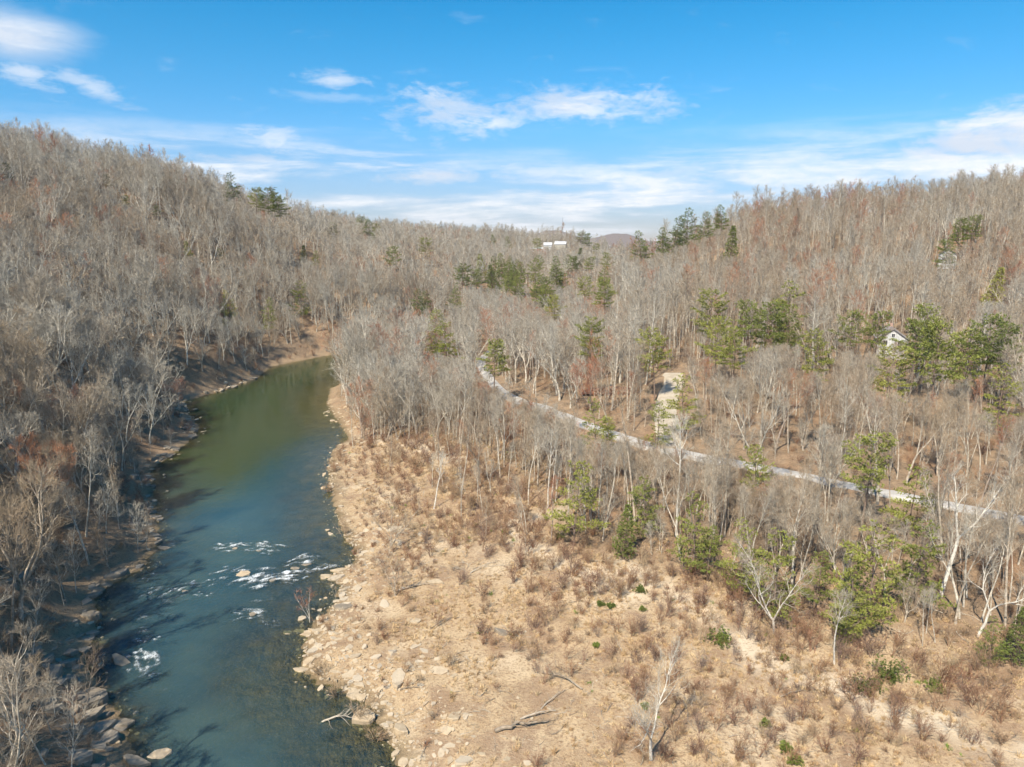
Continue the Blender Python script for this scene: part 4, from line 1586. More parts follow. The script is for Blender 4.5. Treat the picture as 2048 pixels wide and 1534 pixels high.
TX, TY = [], []
_a, _b = jitter_grid(-30, 110, 60, 190, 3.6, 6)          # thin young stems between the bar and the road
_i, _e = bar_mask(_a, _b)
_k = (~_i) & (_e < 26)
TX.append(_a[_k])
TY.append(_b[_k])
n_young = int(_k.sum())
for (x0, x1, y0, y1, st, sd__) in [(-330, 330, -130, 345, 4.3, 1), (-520, 480, 345, 620, 5.6, 2), (-500, 700, 620, 1000, 8.0, 3)]:
    a_, b_ = jitter_grid(x0, x1, y0, y1, st, sd__)
    TX.append(a_)
    TY.append(b_)
tx, ty = np.concatenate(TX), np.concatenate(TY)
tz = height(tx, ty)
td, tl, _, _ = river_d(tx, ty)
tb, tbe = bar_mask(tx, ty)
ok = np.where(tl, td > 4.5, td > 3.5)
out = tb & (ty < 260) & (~tl)
ok &= ~(out & ~((tbe < 13) & (ty > 92) & (rng.random(tx.shape) < 0.45)))
ok &= keep_out(tx, ty)
ok &= seg_dist(tx, ty, ROADP) > 3.2
ok &= seg_dist(tx, ty, DRIVEP) > 4.2
# thinner strip between the bar and the road
strip = (~tl) & (~tb) & (tbe < 26) & (ty < 190)

# sparser on the slabs of the left bank
ok &= ~(tl & (td < 10) & (rng.random(tx.shape) < 0.35))
th = 16.5 + 3.0 * rng.standard_normal(tx.shape)
th = np.clip(th + 7.0 * (fbm(tx / 16, ty / 16, 19, 2) - 0.5), 8.0, 23.0)
th = np.where(strip, th * rng.uniform(0.7, 1.05, tx.shape), th)
th = np.where(np.arange(len(tx)) < n_young, rng.uniform(6.0, 13.5, tx.shape), th)
th = np.where(out, th * rng.uniform(0.35, 0.7, tx.shape), th)
th = np.where(tl & (td < 16), th * rng.uniform(0.6, 0.95, tx.shape), th)
for k_, p in enumerate(ROADP):
    if (k_ % 8 == 0 and k_ < 95) or (k_ % 9 == 0 and 85 < k_ < 185):
        SIGHT.append((p[0], p[1], hz(*p), 0.8))
for k_, p in enumerate(DRIVEP):
    if k_ % 4 == 0:
        SIGHT.append((p[0], p[1], hz(*p), 2.2))
rt_, bt_ = np.hypot(tx, ty), np.arctan2(tx, ty)
for (kx_, ky_, kz_, kw_) in SIGHT:
    rk, bk = math.hypot(kx_, ky_), math.atan2(kx_, ky_)
    inside = (rt_ < rk) & (rt_ > rk * 0.35) & (np.abs(bt_ - bk) * rk < kw_ + 1.6)
    lim = CAM_H + (kz_ - CAM_H) * rt_ / rk - tz
    th = np.where(inside, np.minimum(th, lim), th)
ok &= th > 4.0
vis = in_view(tx, ty, tz, th)
caster = tl & (ty < 90) & (ty > -60) & (tx > -140) & (rng.random(tx.shape) < 0.7)
ok &= vis | caster
tx, ty, tz, td, tl, th, strip, vis = (a_[ok] for a_ in (tx, ty, tz, td, tl, th, strip, vis))
print('trees', len(tx))
_, _, tdep = project(tx, ty, tz)
# colour: greyer on the left side, warmer on the right, red buds here and there
n_t = fbm(tx / 25, ty / 25, 15, 2)
tt_ = np.where(tl, 0.02 + 0.5 * rng.random(tx.shape) ** 1.3, 0.16 + 0.46 * rng.random(tx.shape))
tt_ = tt_ + 0.55 * (n_t - 0.5)
tt_ = np.clip(tt_, 0, 0.85)
red = rng.random(tx.shape) < np.where(tl, 0.022, 0.045) * (1 + 3.0 * (n_t > 0.62))
tt_ = np.where(red, 0.95 + 0.05 * rng.random(tx.shape), tt_)
form_w = np.where(tl[:, None], np.array([[.7, .7, .4, 2, 4, 4, .6, 2]]), np.array([[3, 3, 3, 2, .6, .4, 1, 1.6]]))
point = (~tl) & (tx < 28) & (ty > 150)
tt_ = np.where(point & ~red, 0.03 + 0.38 * rng.random(tx.shape), tt_)
form_w = np.where(point[:, None], np.array([[1, 1, .6, 2, 3, 3, .6, 2]]), form_w)
cum = np.cumsum(form_w / form_w.sum(1, keepdims=True), 1)
tf = (rng.random(tx.shape)[:, None] > cum).sum(1).clip(0, 7)
trz = rng.uniform(0, 6.283, tx.shape)
# trees on the steep side lean out towards the light over the river
ttx = np.where(tl, 0.0, 0.0) + rng.normal(0, 0.035, tx.shape)
tty = np.where(tl & (td < 60), rng.uniform(0.0, 0.16, tx.shape), 0.0) + rng.normal(0, 0.035, tx.shape)

order = np.argsort(tdep)
uu, vv_, _ = project(tx, ty, tz + th * 0.6)
shown = (uu > 0) & (uu < 2048) & (vv_ < 1534) & vis & (tdep > 30)
single = [i for i in order if shown[i]][:300]
sset = np.zeros(len(tx), bool)
sset[single] = True


def ordinal(k):
    w = ['first', 'second', 'third', 'fourth', 'fifth', 'sixth', 'seventh', 'eighth', 'ninth', 'tenth', 'eleventh', 'twelfth', 'thirteenth', 'fourteenth', 'fifteenth', 'sixteenth', 'seventeenth', 'eighteenth', 'nineteenth', 'twentieth']
    return w[k] if k < 20 else '%dth' % (k + 1)


def tone(t):
    return 'red-budded' if t > 0.92 else 'pale grey' if t < 0.22 else 'grey' if t < 0.42 else 'tan' if t < 0.6 else 'dark brown'


road_x = np.array([p[0] for p in ROADP])
road_y = np.array([p[1] for p in ROADP])


def zone(x, y, left):
    if left:
        return 'on the shaded bank at lower left' if y < 85 else 'on the left bank beside the rapids' if y < 125 else 'on the left bank before the bend'
    beyond = y > np.interp(x, road_x[::-1], road_y[::-1])
    if x < -8 and y > 130:
        return 'on the wooded point'
    if beyond:
        return 'beyond the road, left of the drive' if x < 30 else 'beyond the road, right of the drive'
    return 'before the road, left of the cedar' if x < 14 else 'before the road, behind the cedar' if x < 34 else 'before the road, far right'


names = {}
for i in single:
    key = (NEAR[tf[i]].form, tone(tt_[i]), zone(tx[i], ty[i], tl[i]))
    names.setdefault(key, []).append(i)
tree_label = {}
for (f, c, z_), lst in names.items():
    lst.sort(key=lambda i: uu[i])
    for k, i in enumerate(lst):
        s = '%s %s bare tree %s' % (f, c, z_)
        if len(lst) > 1:
            s = ('leftmost ' if k == 0 else 'rightmost ' if k == len(lst) - 1 else ordinal(k) + ' from left, ') + s
        tree_label[i] = s
for i in single:
    plant(NEAR[tf[i]], tx[i], ty[i], tz[i], th[i], trz[i] if not tl[i] else trz[i], 'bare_tree', tree_label[i], 'bare tree', 'bare trees nearest the camera', tt_[i], (ttx[i], tty[i]))

rest = np.where(~sset)[0]
pick = np.where(tdep[rest] < 150, tf[rest], np.where(tdep[rest] < 330, 8 + tf[rest] % MIDN, 8 + MIDN + tf[rest] % FARN))
scatter('forest', np.stack([tx, ty, tz], -1)[rest].tolist(), np.stack([ttx, tty, trz], -1)[rest], th[rest] / 18.0, pick, tt_[rest], FOREST_SRC,
        'bare brown and grey woods covering the hillsides', 'forest')

# undergrowth of twiggy shrubs and saplings beneath the trees
ux, uy = jitter_grid(-200, 240, 45, 300, 2.4, 8)
uz = height(ux, uy)
ud, ul, _, _ = river_d(ux, uy)
ub, ube = bar_mask(ux, uy)
ok = (ud > np.where(ul, 1.2, 3)) & in_view(ux, uy, uz, 3.0, 30, 60) & ~(ub & ~ul) & keep_out(ux, uy)
ok &= (seg_dist(ux, uy, ROADP) > 3.2) & (seg_dist(ux, uy, DRIVEP) > 3.6)
ok &= rng.random(ux.shape) < 0.42 + 0.9 * (fbm(ux / 9, uy / 9, 33, 2) - 0.3) + 0.35 * (~ul & (ube < 24))
ux, uy, uz, ul = ux[ok], uy[ok], uz[ok], ul[ok]
n = len(ux)
upick = np.where(rng.random(n) < 0.35, 7 + rng.integers(0, 4, n), rng.integers(0, 7, n))
scatter('undergrowth', np.stack([ux, uy, uz], -1).tolist(), np.stack([rng.normal(0, .08, n), rng.normal(0, .08, n), rng.uniform(0, 6.28, n)], -1),
        rng.uniform(0.6, 1.35, n), upick, np.clip(rng.normal(0.45, .22, n), 0, .85), BUSH_SRC, 'brown twiggy undergrowth between the trees', 'undergrowth')

# ------------------------------------------------------------------ special trees
rnd = random.Random(5)


def special(spec, mats, u, v, h, rz, label, tint, tilt=(0, 0), name='bare_tree'):
    T, C = bare_tree(**spec)
    K = Kind(T, C, mats, spec['H'], '')
    x, y, z = on_ground(u, v)
    KEEP.append((x, y, 1.5))
    return plant(K, x, y, z, h, rz, name, label, 'bare tree', None, tint, tilt)


special(dict(seed=901, H=10, tr=.13, clear=.22, n1=18, L1=3.4, ang1=.62, forks=2, n2=5, n3=4, n4=2, wob=.06, twig_r=.009), WT, 1303, 1524, 10.0, 0.4,
        'white-barked forked birch standing alone in the foreground', .1, name='birch_tree')
special(dict(seed=902, H=8, tr=.11, clear=.55, n1=8, L1=1.8, n2=4, n3=3, n4=2), WT, 868, 1020, 9.0, 1.0,
        'leaning white trunk with few branches on the gravel bar', .0, (0.0, .28))
special(dict(seed=903, H=8, tr=.09, clear=.10, n1=14, L1=2.2, forks=4, n2=4, n3=4, n4=2, wob=.12), BT, 778, 1108, 8.5, 0.3, 'many-stemmed bare small tree on the bar above the rapids', .45)
special(dict(seed=904, H=7, tr=.09, clear=.10, n1=12, L1=2.0, forks=3, n2=4, n3=4, n4=2, wob=.14), BT, 792, 1196, 6.0, 1.3, 'crooked bare small tree on the bar beside the rapids', .55)
special(dict(seed=905, H=11, tr=.14, clear=.18, n1=18, L1=3.2, forks=3, n2=5, n3=4, n4=2, wob=.08), WT, 1548, 1270, 11.0, 2.0, 'white forked tree at the brush edge in front of spreading evergreens', .3)
special(dict(seed=906, H=16, tr=.20, clear=.5, n1=14, L1=3.6, forks=2, n2=5, n3=4, n4=3, wob=.05), WT, 1880, 1200, 15.0, 0.6, 'tall leaning white-trunked tree near the right edge', .1, (.0, .22))
special(dict(seed=907, H=16, tr=.17, clear=.6, n1=12, L1=3.0, n2=5, n3=4, n4=3, wob=.03), WT, 1352, 1075, 17.0, 0.6, 'tall straight white-trunked tree right of the cedar', .0)
special(dict(seed=908, H=17, tr=.24, clear=.30, n1=26, L1=5.0, forks=3, n2=6, n3=6, n4=4, wob=.07), BT, 783, 862, 17.5, 0.9, 'large spreading bare tree at the tip of the wooded point', .12)
special(dict(seed=909, H=6, tr=.05, clear=.10, n1=10, L1=1.4, forks=3, n2=4, n3=3, n4=2, wob=.1), WT, 619, 1250, 4.5, 0.2, 'small bare tree with reddish twigs rising from the water edge', .97)
special(dict(seed=910, H=6, tr=.04, clear=.15, n1=8, L1=1.0, forks=2, n2=4, n3=3, n4=2, wob=.1), BT, 672, 1205, 3.6, 2.2, 'thin bare sapling on the waterside rocks', .6)
special(dict(seed=911, H=14, tr=.15, clear=.5, n1=12, L1=2.8, n2=5, n3=4, n4=3, wob=.04), WT, 1096, 1018, 13.0, 1.6, 'slim white-trunked tree left of the open light green evergreen', .1)
special(dict(seed=912, H=15, tr=.16, clear=.5, n1=13, L1=3.0, n2=5, n3=4, n4=3, wob=.05), WT, 1668, 1330, 9.0, 1.1, 'pale thin tree at the lower brush edge on the right', .2)
special(dict(seed=913, H=12, tr=.14, clear=.3, n1=16, L1=3.2, forks=2, n2=5, n3=4, n4=3, wob=.1), WT, 1955, 1275, 11.0, .4, 'pale forked tree in the brush near the right edge', .2, (0, .1))

# ------------------------------------------------------------------ shrubs on the bar
sx, sy = jitter_grid(-60, 90, 44, 175, 1.7, 17)
sz = height(sx, sy)
s_d, s_l, _, _ = river_d(sx, sy)
s_b, s_be = bar_mask(sx, sy)
ok = s_b & (~s_l) & (s_d > 2.0) & in_view(sx, sy, sz, 2.0, -5, -5)
clump = fbm(sx / 7, sy / 7, 77, 3)
ok &= rng.random(sx.shape) < np.clip(0.50 + 3.6 * (clump - 0.45) + 0.8 * np.clip(1 - s_be / 14, 0, 1), 0.08, 1)
cand = np.where(ok)[0]
su, sv, sdep = project(sx, sy, sz)
allc = sorted(cand, key=lambda i: sdep[i])
cand, restc = allc[:300], allc[300:]
stint = np.clip(rng.normal(.48, .24, len(sx)), 0, 1)
sh_ = rng.uniform(0.5, 1.25, len(sx)) * np.where(s_be < 12, 1.3, 1.0) * np.where(s_d < 8, .7, 1)


def shrub_words(i):
    t = stint[i]
    c = 'straw-brown' if t < .2 else 'brown' if t < .45 else 'rusty' if t < .7 else 'dark' if t < .9 else 'greyish'
    s = 'low' if sh_[i] < .65 else 'waist-high' if sh_[i] < 1.0 else 'tall'
    if s_d[i] < 9:
        w = 'among shore slabs' if sy[i] < 95 else 'on the upstream shore'
    elif s_be[i] < 7:
        w = 'at the wood edge ' + ('left of the cedar' if su[i] < 1220 else 'right of the cedar' if su[i] < 1640 else 'far right')
    else:
        w = 'on the ' + ('lower' if sv[i] > 1340 else 'middle' if sv[i] > 1150 else 'upper') + ' bar'
        if sv[i] > 1340:
            w += ', left of the birch' if su[i] < 1303 else ', right of the birch'
    return s, c, w


grp = {}
for i in cand:
    grp.setdefault(shrub_words(i), []).append(i)
for (s, c, w), lst in grp.items():
    lst.sort(key=lambda i: su[i])
    for k, i in enumerate(lst):
        lab = '%s %s twiggy shrub %s' % (s, c, w)
        if len(lst) > 1:
            lab = ('leftmost ' if k == 0 else 'rightmost ' if k == len(lst) - 1 else ordinal(k) + ' from left, ') + lab
        o = obj('shrub', BUSHES[rnd.randrange(7)], None, (sx[i], sy[i], sz[i]), (rnd.gauss(0, .12), rnd.gauss(0, .12), rnd.uniform(0, 6.28)), float(sh_[i]))
        o['tint'] = float(stint[i])
        tag(o, lab, 'shrub', 'twiggy shrubs on the gravel bar')


n = len(restc)
print('shrubs', len(allc))
scatter('brushwood', [(sx[i], sy[i], sz[i]) for i in restc], np.stack([rng.normal(0, .12, n), rng.normal(0, .12, n), rng.uniform(0, 6.28, n)], -1),
        sh_[restc], rng.integers(0, 7, n), stint[restc], BUSH_SRC, 'brown twiggy brush along the far part of the bar', 'brush')


for (u, v, h_, t_, lab) in [(640, 1352, 1.5, .05, 'straw-coloured brush overhanging the water under the tan block'), (672, 1400, 1.3, .1, 'straw-coloured brush on the shore edge above the bleached root'),
                           (716, 1452, 1.5, .1, 'tangled straw brush at the water beside the bleached root'), (752, 1490, 1.6, .15, 'straw brush at the water near the bottom edge'),
                           (690, 1072, 1.5, .08, 'yellow straw brush at the water upstream of the rapids'), (662, 985, 1.6, .3, 'brown brush leaning over the blue water'),
                           (668, 945, 1.7, .4, 'brown brush leaning over the water below the wooded point'), (712, 1112, 1.1, .5, 'brown brush on the shore at the right end of the rapids'),
                           (640, 1250, 1.0, .4, 'small brown brush beside the reddish sapling at the shore point')]:
    x, y, z = on_ground(u, v)
    for q in range(1):
        o = obj('shrub', BUSHES[rnd.choice([3, 5, 1])], None, (x, y, z), (rnd.gauss(0, .1), -.25, rnd.uniform(0, 6.28)), h_)
        o['tint'] = t_
        tag(o, lab, 'shrub', 'brush overhanging the shore')


# leafy green bushes
def leaf_bush(seed, H, Wd, n):
    r = random.Random(seed)
    B = MB()
    for k in range(n):
        ph = r.uniform(0, 6.283)
        el_ = math.asin(r.uniform(0.0, 1.0))
        rr = r.uniform(0.45, 1.0) * (0.8 + 0.35 * math.sin(3 * ph + seed))
        p = (math.cos(ph) * math.cos(el_) * Wd * rr, math.sin(ph) * math.cos(el_) * Wd * rr, math.sin(el_) * H * rr + 0.1)
        if k % 3 == 0:
            B.spike((0, 0, 0), p, 0.02, 0)
        needle_tuft(r, B, p, unit((p[0], p[1], p[2] + .5)), 0.2, 12, 0.034, 1)
    return B.mesh('leafy_bush', [M_SHRUB, M_LEAF])


for (u, v, H, Wd, t, lab) in [(1440, 1292, 1.7, 1.7, .55, 'leafy green bush alone on the bar below the evergreens'),
                              (1775, 1362, 2.3, 1.9, .35, 'large leafy green bush in the brush at lower right'),
                              (1728, 1384, 1.4, 1.6, .2, 'dull green bush left of the large leafy bush'),
                              (1868, 1385, 1.4, .9, .9, 'small bright green bush right of the large leafy bush'),
                              (1281, 1186, .7, .9, .25, 'small dark green bush on the bar below the cedar'),
                              (1010, 1068, .5, .5, .9, 'tiny bright green plant in the upper middle of the bar'),
                              (1118, 1082, .9, .7, .5, 'small green bush at the wood edge left of the cedar'),
                              (1200, 1215, .5, .5, .4, 'low dark green clump in the middle of the bar'),
                              (1221, 1218, .5, .5, .3, 'low dark green clump right beside another in mid bar'),
                              (1285, 1225, .4, .45, .9, 'bright green clump below the small dark bush'),
                              (1192, 1296, .35, .4, 1., 'bright green clump on the straw left of the birch top'),
                              (1568, 1325, .5, .5, .6, 'green clump beside the pale sand strip'),
                              (1570, 1505, .7, .6, .6, 'green clump at the bottom edge right of the birch'),
                              (1590, 1530, .7, .7, .8, 'bright green clump at the bottom edge, right of its neighbour'),
                              (1530, 1458, .5, .5, .5, 'small green clump in the straw right of the birch crown'),
                              (1290, 1418, .4, .4, .6, 'small green clump left of the birch stems')]:
    x, y, z = on_ground(u, v)
    o = obj('leafy_bush', leaf_bush(int(u + v), H, Wd, int(60 + 90 * H)), None, (x, y, z))
    o['tint'] = t
    tag(o, lab, 'bush', 'green plants on the bar')


# ------------------------------------------------------------------ dry grass and straw on the bar
def grass_tuft(seed, n, H, flat_):
    r = random.Random(seed)
    B = MB()
    for k in range(n):
        ph = r.uniform(0, 6.283)
        rad = r.uniform(0, .22)
        p = (math.cos(ph) * rad, math.sin(ph) * rad, -0.03)
        d = turn((0, 0, 1), r.uniform(.2, flat_), r.uniform(0, 6.283))
        l = H * r.uniform(.5, 1.2)
        w = r.uniform(.012, .022)
        a_, b_ = perp(d)
        m_ = (p[0] + d[0] * l * .5, p[1] + d[1] * l * .5, p[2] + d[2] * l * .5)
        q = (p[0] + d[0] * l, p[1] + d[1] * l, p[2] + d[2] * l - l * .15)
        n0 = len(B.V)
        B.V += [(p[0] - a_[0] * w, p[1] - a_[1] * w, p[2]), (p[0] + a_[0] * w, p[1] + a_[1] * w, p[2]), (m_[0] + a_[0] * w, m_[1] + a_[1] * w, m_[2]),
                (m_[0] - a_[0] * w, m_[1] - a_[1] * w, m_[2]), q]
        B.F += [(n0, n0 + 1, n0 + 2, n0 + 3), (n0 + 3, n0 + 2, n0 + 4)]
        B.M += [0, 0]
    return B.mesh('tuft', [M_STRAW])


GRASS_SRC = bpy.data.collections.new('grass_source')
for k in range(6):
    GRASS_SRC.objects.link(bpy.data.objects.new('source_%03d' % k, grass_tuft(500 + k, [26, 22, 30, 24, 28, 20][k], [.35, .45, .3, .55, .4, .3][k], [1.3, 1.1, 1.45, .9, 1.3, 1.5][k])))
grx, gry = jitter_grid(-62, 85, 44, 190, 0.52, 23)
grd, grl, _, _ = river_d(grx, gry)
grb, grbe = bar_mask(grx, gry)
dens_ = np.clip(0.22 + 2.2 * (fbm(grx / 3.5, gry / 3.5, 44, 3) - 0.42), 0.03, 1) * np.clip((grd - 2.5) / 8, 0.02, 1)
ok = (grb | (grbe < 8)) & ~grl & (grd > 2.0) & (rng.random(grx.shape) < dens_)
grx, gry, grd = grx[ok], gry[ok], grd[ok]
grz = height(grx, gry)
ok = in_view(grx, gry, grz, .5, 10, 10)
grx, gry, grz = grx[ok], gry[ok], grz[ok]
n = len(grx)
print('grass', n)
scatter('dry_grass', np.stack([grx, gry, grz], -1).tolist(), np.stack([rng.normal(0, .15, n), rng.normal(0, .15, n), rng.uniform(0, 6.28, n)], -1),
        rng.uniform(.6, 1.5, n), rng.integers(0, 6, n), np.where(rng.random(n) < .012, .97, np.clip(rng.normal(.45, .28, n), 0, .9)), GRASS_SRC,
        'straw-coloured dry grass over the gravel bar', 'dry grass')


# ------------------------------------------------------------------ rocks
def slab(seed, nside, thick, jag):
    r = random.Random(seed)
    V, F = [], []
    ph0 = r.uniform(0, 6.28)
    el_ = r.uniform(.45, .8)
    ring = []
    for k in range(nside):
        a_ = ph0 + (k + r.uniform(-.3, .3)) * 6.283 / nside
        rr = r.uniform(1 - jag, 1)
        ring.append((math.cos(a_) * rr, math.sin(a_) * rr * el_))
    tiltx, tilty = r.gauss(0, .08), r.gauss(0, .08)
    for (sc_, z) in ((.95, -.3), (1.0, thick * .1), (.985, thick * .85), (.93, thick)):
        for (x, y) in ring:
            V.append((x * sc_ + r.gauss(0, .015), y * sc_ + r.gauss(0, .015), z + (x * tiltx + y * tilty if z > 0 else 0) + r.gauss(0, .012)))
    for j in range(3):
        for k in range(nside):
            a_, b_ = j * nside + k, j * nside + (k + 1) % nside
            F.append((a_, b_, b_ + nside, a_ + nside))
    c = len(V)
    V.append((0, 0, thick * 1.02))
    for k in range(nside):
        F.append((3 * nside + k, 3 * nside + (k + 1) % nside, c))
    return V, F


SLABS, GSLABS = [], []
for k in range(10):
    V, F = slab(600 + k, [7, 8, 6, 9, 7, 8, 6, 7, 9, 8][k], [.2, .15, .26, .13, .3, .17, .22, .12, .16, .4][k], .5)
    SLABS.append(mesh_from('slab', V, F, [M_SAND]))
    GSLABS.append(mesh_from('slab', V, F, [M_GREYSTONE]))


def put_rock(x, y, z, s, lab, grey=False, group='flat rocks along the shore', rz=None, flat_=1.0, tint=None, tilt=.06):
    o = obj('rock', (GSLABS if grey else SLABS)[rnd.randrange(10)], None, (x, y, z), (rnd.gauss(0, tilt), rnd.gauss(0, tilt), rnd.uniform(0, 6.28) if rz is None else rz), (s, s, s * flat_))
    o['tint'] = rnd.random() if tint is None else tint
    return tag(o, lab, 'rock', group)


named_rocks = [(485, 1146, 1.5, False, 'tan rock standing in the middle of the rapids'), (242, 1320, 1.9, True, 'dark flat slab in the shaded water below the rapids'),
               (330, 1094, 1.3, True, 'flat dark ledge at the left bank at the head of the rapids'), (655, 1150, 1.2, False, 'tan slab in the water at the right end of the rapids'),
               (646, 1150, .7, False, 'small tan stone left of the slab at the right end of the rapids'), (687, 1216, 1.6, True, 'square grey boulder on the right shore below the rapids'),
               (600, 1258, .9, False, 'tan slab lying in the shallows off the shore point'), (575, 1262, .8, False, 'leftmost of the slabs lying in the shallows off the shore point'),
               (615, 1262, .7, False, 'small slab nearest the shore point in the shallows'), (603, 1336, 1.1, False, 'tan block at the water under the overhanging dry branches'),
               (600, 1294, .6, False, 'small stone at the water below the shore point'), (180, 1404, 2.4, True, 'largest pale grey slab on the shaded left bank'),
               (185, 1395, 1.2, True, 'stone behind the largest grey slab on the left bank'), (182, 1235, 1.8, True, 'broad grey slab on the left bank beside the rapids'),
               (265, 1065, 1.9, True, 'grey slab with ledge on the left bank above the rapids'), (275, 952, 1.8, True, 'pale rounded boulder on the left bank upstream'),
               (590, 1135, 1.0, True, 'dark wet rock in the right part of the rapids'), (545, 1158, .9, True, 'low dark rock under the foam of the rapids'),
               (520, 1098, .9, True, 'dark wet rock in the upper foam of the rapids'), (470, 1096, .7, True, 'small wet rock at the left of the upper foam'), (612, 1126, 1.1, True, 'wet ledge rock near the right end of the rapids'),
               (505, 1226, .8, True, 'low wet rock under the lower foam patch'), (370, 1180, .7, True, 'wet rock behind the foam streak left of the rapids'), (305, 1186, .6, True, 'small wet rock in the dark riffle by the left bank'),
               (270, 1525, 1.6, True, 'pale grey rock at the water at the bottom edge'), (240, 1447, 1.4, True, 'grey rock at the shaded water edge, lower left'),
               (730, 1440, 1.8, False, 'broad tan slab on the shore at the bottom, under dry roots'), (870, 1185, 1.3, False, 'pale flat stone lying in the straw of the bar'),
               (1005, 1285, 1.4, True, 'grey flat stone in the middle of the bar'), (830, 1255, 1.2, False, 'pale stone flush with the ground on the bar')]
for (u, v, s, g, lab) in named_rocks:
    x, y = flat(u, v, .15)
    z = max(hz(x, y), -0.12)
    put_rock(x, y, z, s, lab, g, 'rocks one can name along the river', rz=rnd.uniform(-.5, .3), flat_=1.0 if s > 1 else .8, tint=.3)

# slabs along both shores
qx, qy = jitter_grid(-115, 25, 42, 235, 0.85, 31)
qd, ql, _, _ = river_d(qx, qy)
qz = height(qx, qy)
qs = np.exp(rng.normal(-.62, .42, qx.shape)).clip(.22, 1.5)
pr = np.where(ql, np.where(qy < 96, np.clip(.5 - qd / 26, 0, .36), np.clip(.42 - qd / 9, 0, .4)), np.clip(1.1 - qd / 10, 0, 1) * np.where(qy < 104, 1.0, np.where(qy < 150, .35, .2)))
pr = np.where(qd < 0, np.where((qd > -2.2) & ~ql, .14, np.where(qd > -1.2, .12, 0)), pr)
pr = pr * np.clip(.3 + 2.4 * (fbm(qx / 4.5, qy / 4.5, 66, 3) - .35), .05, 1.2)
ok = (rng.random(qx.shape) < pr) & in_view(qx, qy, qz, .5, 0, 0) & (qy < np.where(ql, 235, 200))
qs = np.where(ql, qs * 1.55, qs)
qi = np.where(ok)[0]
qu, qv, qdep = project(qx, qy, qz)
qi = sorted(qi, key=lambda i: -qs[i] / qdep[i])
big, small = qi[:280], qi[280:]
print('slabs', len(qi))


def rock_words(i):
    s = 'large' if qs[i] > 1.15 else 'middling' if qs[i] > .75 else 'small'
    if ql[i]:
        w = 'on the shaded lower left bank' if qv[i] > 1300 else 'on the left bank beside the rapids' if qv[i] > 1080 else 'on the left bank upstream'
        c = 'grey'
    else:
        c = 'tan'
        w = 'on the right shore ' + ('at the bottom' if qv[i] > 1400 else 'below the point' if qv[i] > 1290 else 'at the point' if qv[i] > 1190 else 'by the rapids' if qv[i] > 1090 else 'upstream')
    if qd[i] < 0:
        w = w.replace('on the', 'in water off the')
    elif not ql[i]:
        w += ', waterside' if qd[i] < 3.5 else ', higher up'
    return s, c, w


grp = {}
for i in big:
    grp.setdefault(rock_words(i), []).append(i)
for (s, c, w), lst in grp.items():
    lst.sort(key=lambda i: qu[i])
    for k, i in enumerate(lst):
        lab = '%s %s slab %s' % (s, c, w)
        if len(lst) > 1:
            lab = ('leftmost ' if k == 0 else 'rightmost ' if k == len(lst) - 1 else ordinal(k) + ' from left, ') + lab
        put_rock(qx[i], qy[i], max(qz[i], -.1) - .02, float(qs[i]), lab, bool(ql[i]), flat_=float(rng.uniform(.6, 1.0)), tilt=.09)
ROCK_SRC = bpy.data.collections.new('stone_source')
for k in range(10):
    ROCK_SRC.objects.link(bpy.data.objects.new('source_%03d' % k, SLABS[k]))
# cobbles: what is left of the slabs and a finer layer
kx, ky = jitter_grid(-62, 30, 42, 150, 0.42, 37)
kd, kl, _, _ = river_d(kx, ky)
kp = np.clip(.75 - kd / 10, 0, .75) * np.where(ky < 104, 1, .4) * np.clip(.3 + 2.4 * (fbm(kx / 2.5, ky / 2.5, 67, 3) - .35), .1, 1.2)
kp = np.where(kd < 0, .25 * np.clip(1 + kd / 2.5, 0, 1), kp) + np.where(kd > 0, .012, 0)
ok = (~kl) & (rng.random(kx.shape) < kp)
kx, ky = kx[ok], ky[ok]
kz = height(kx, ky)
ok = in_view(kx, ky, kz, .3, 0, 0)
kx, ky, kz = kx[ok], ky[ok], kz[ok]
sp_ = [(qx[i], qy[i], max(qz[i], -.1)) for i in small] + list(zip(kx.tolist(), ky.tolist(), np.maximum(kz, -.08).tolist()))
ss_ = np.concatenate([qs[small], rng.uniform(.08, .34, len(kx))])
n = len(sp_)
print('stones', n)
scatter('gravel', sp_, np.stack([rng.normal(0, .12, n), rng.normal(0, .12, n), rng.uniform(0, 6.28, n)], -1), ss_, rng.integers(0, 10, n), rng.random(n), ROCK_SRC,
        'loose tan stones and cobbles along the shore', 'gravel')


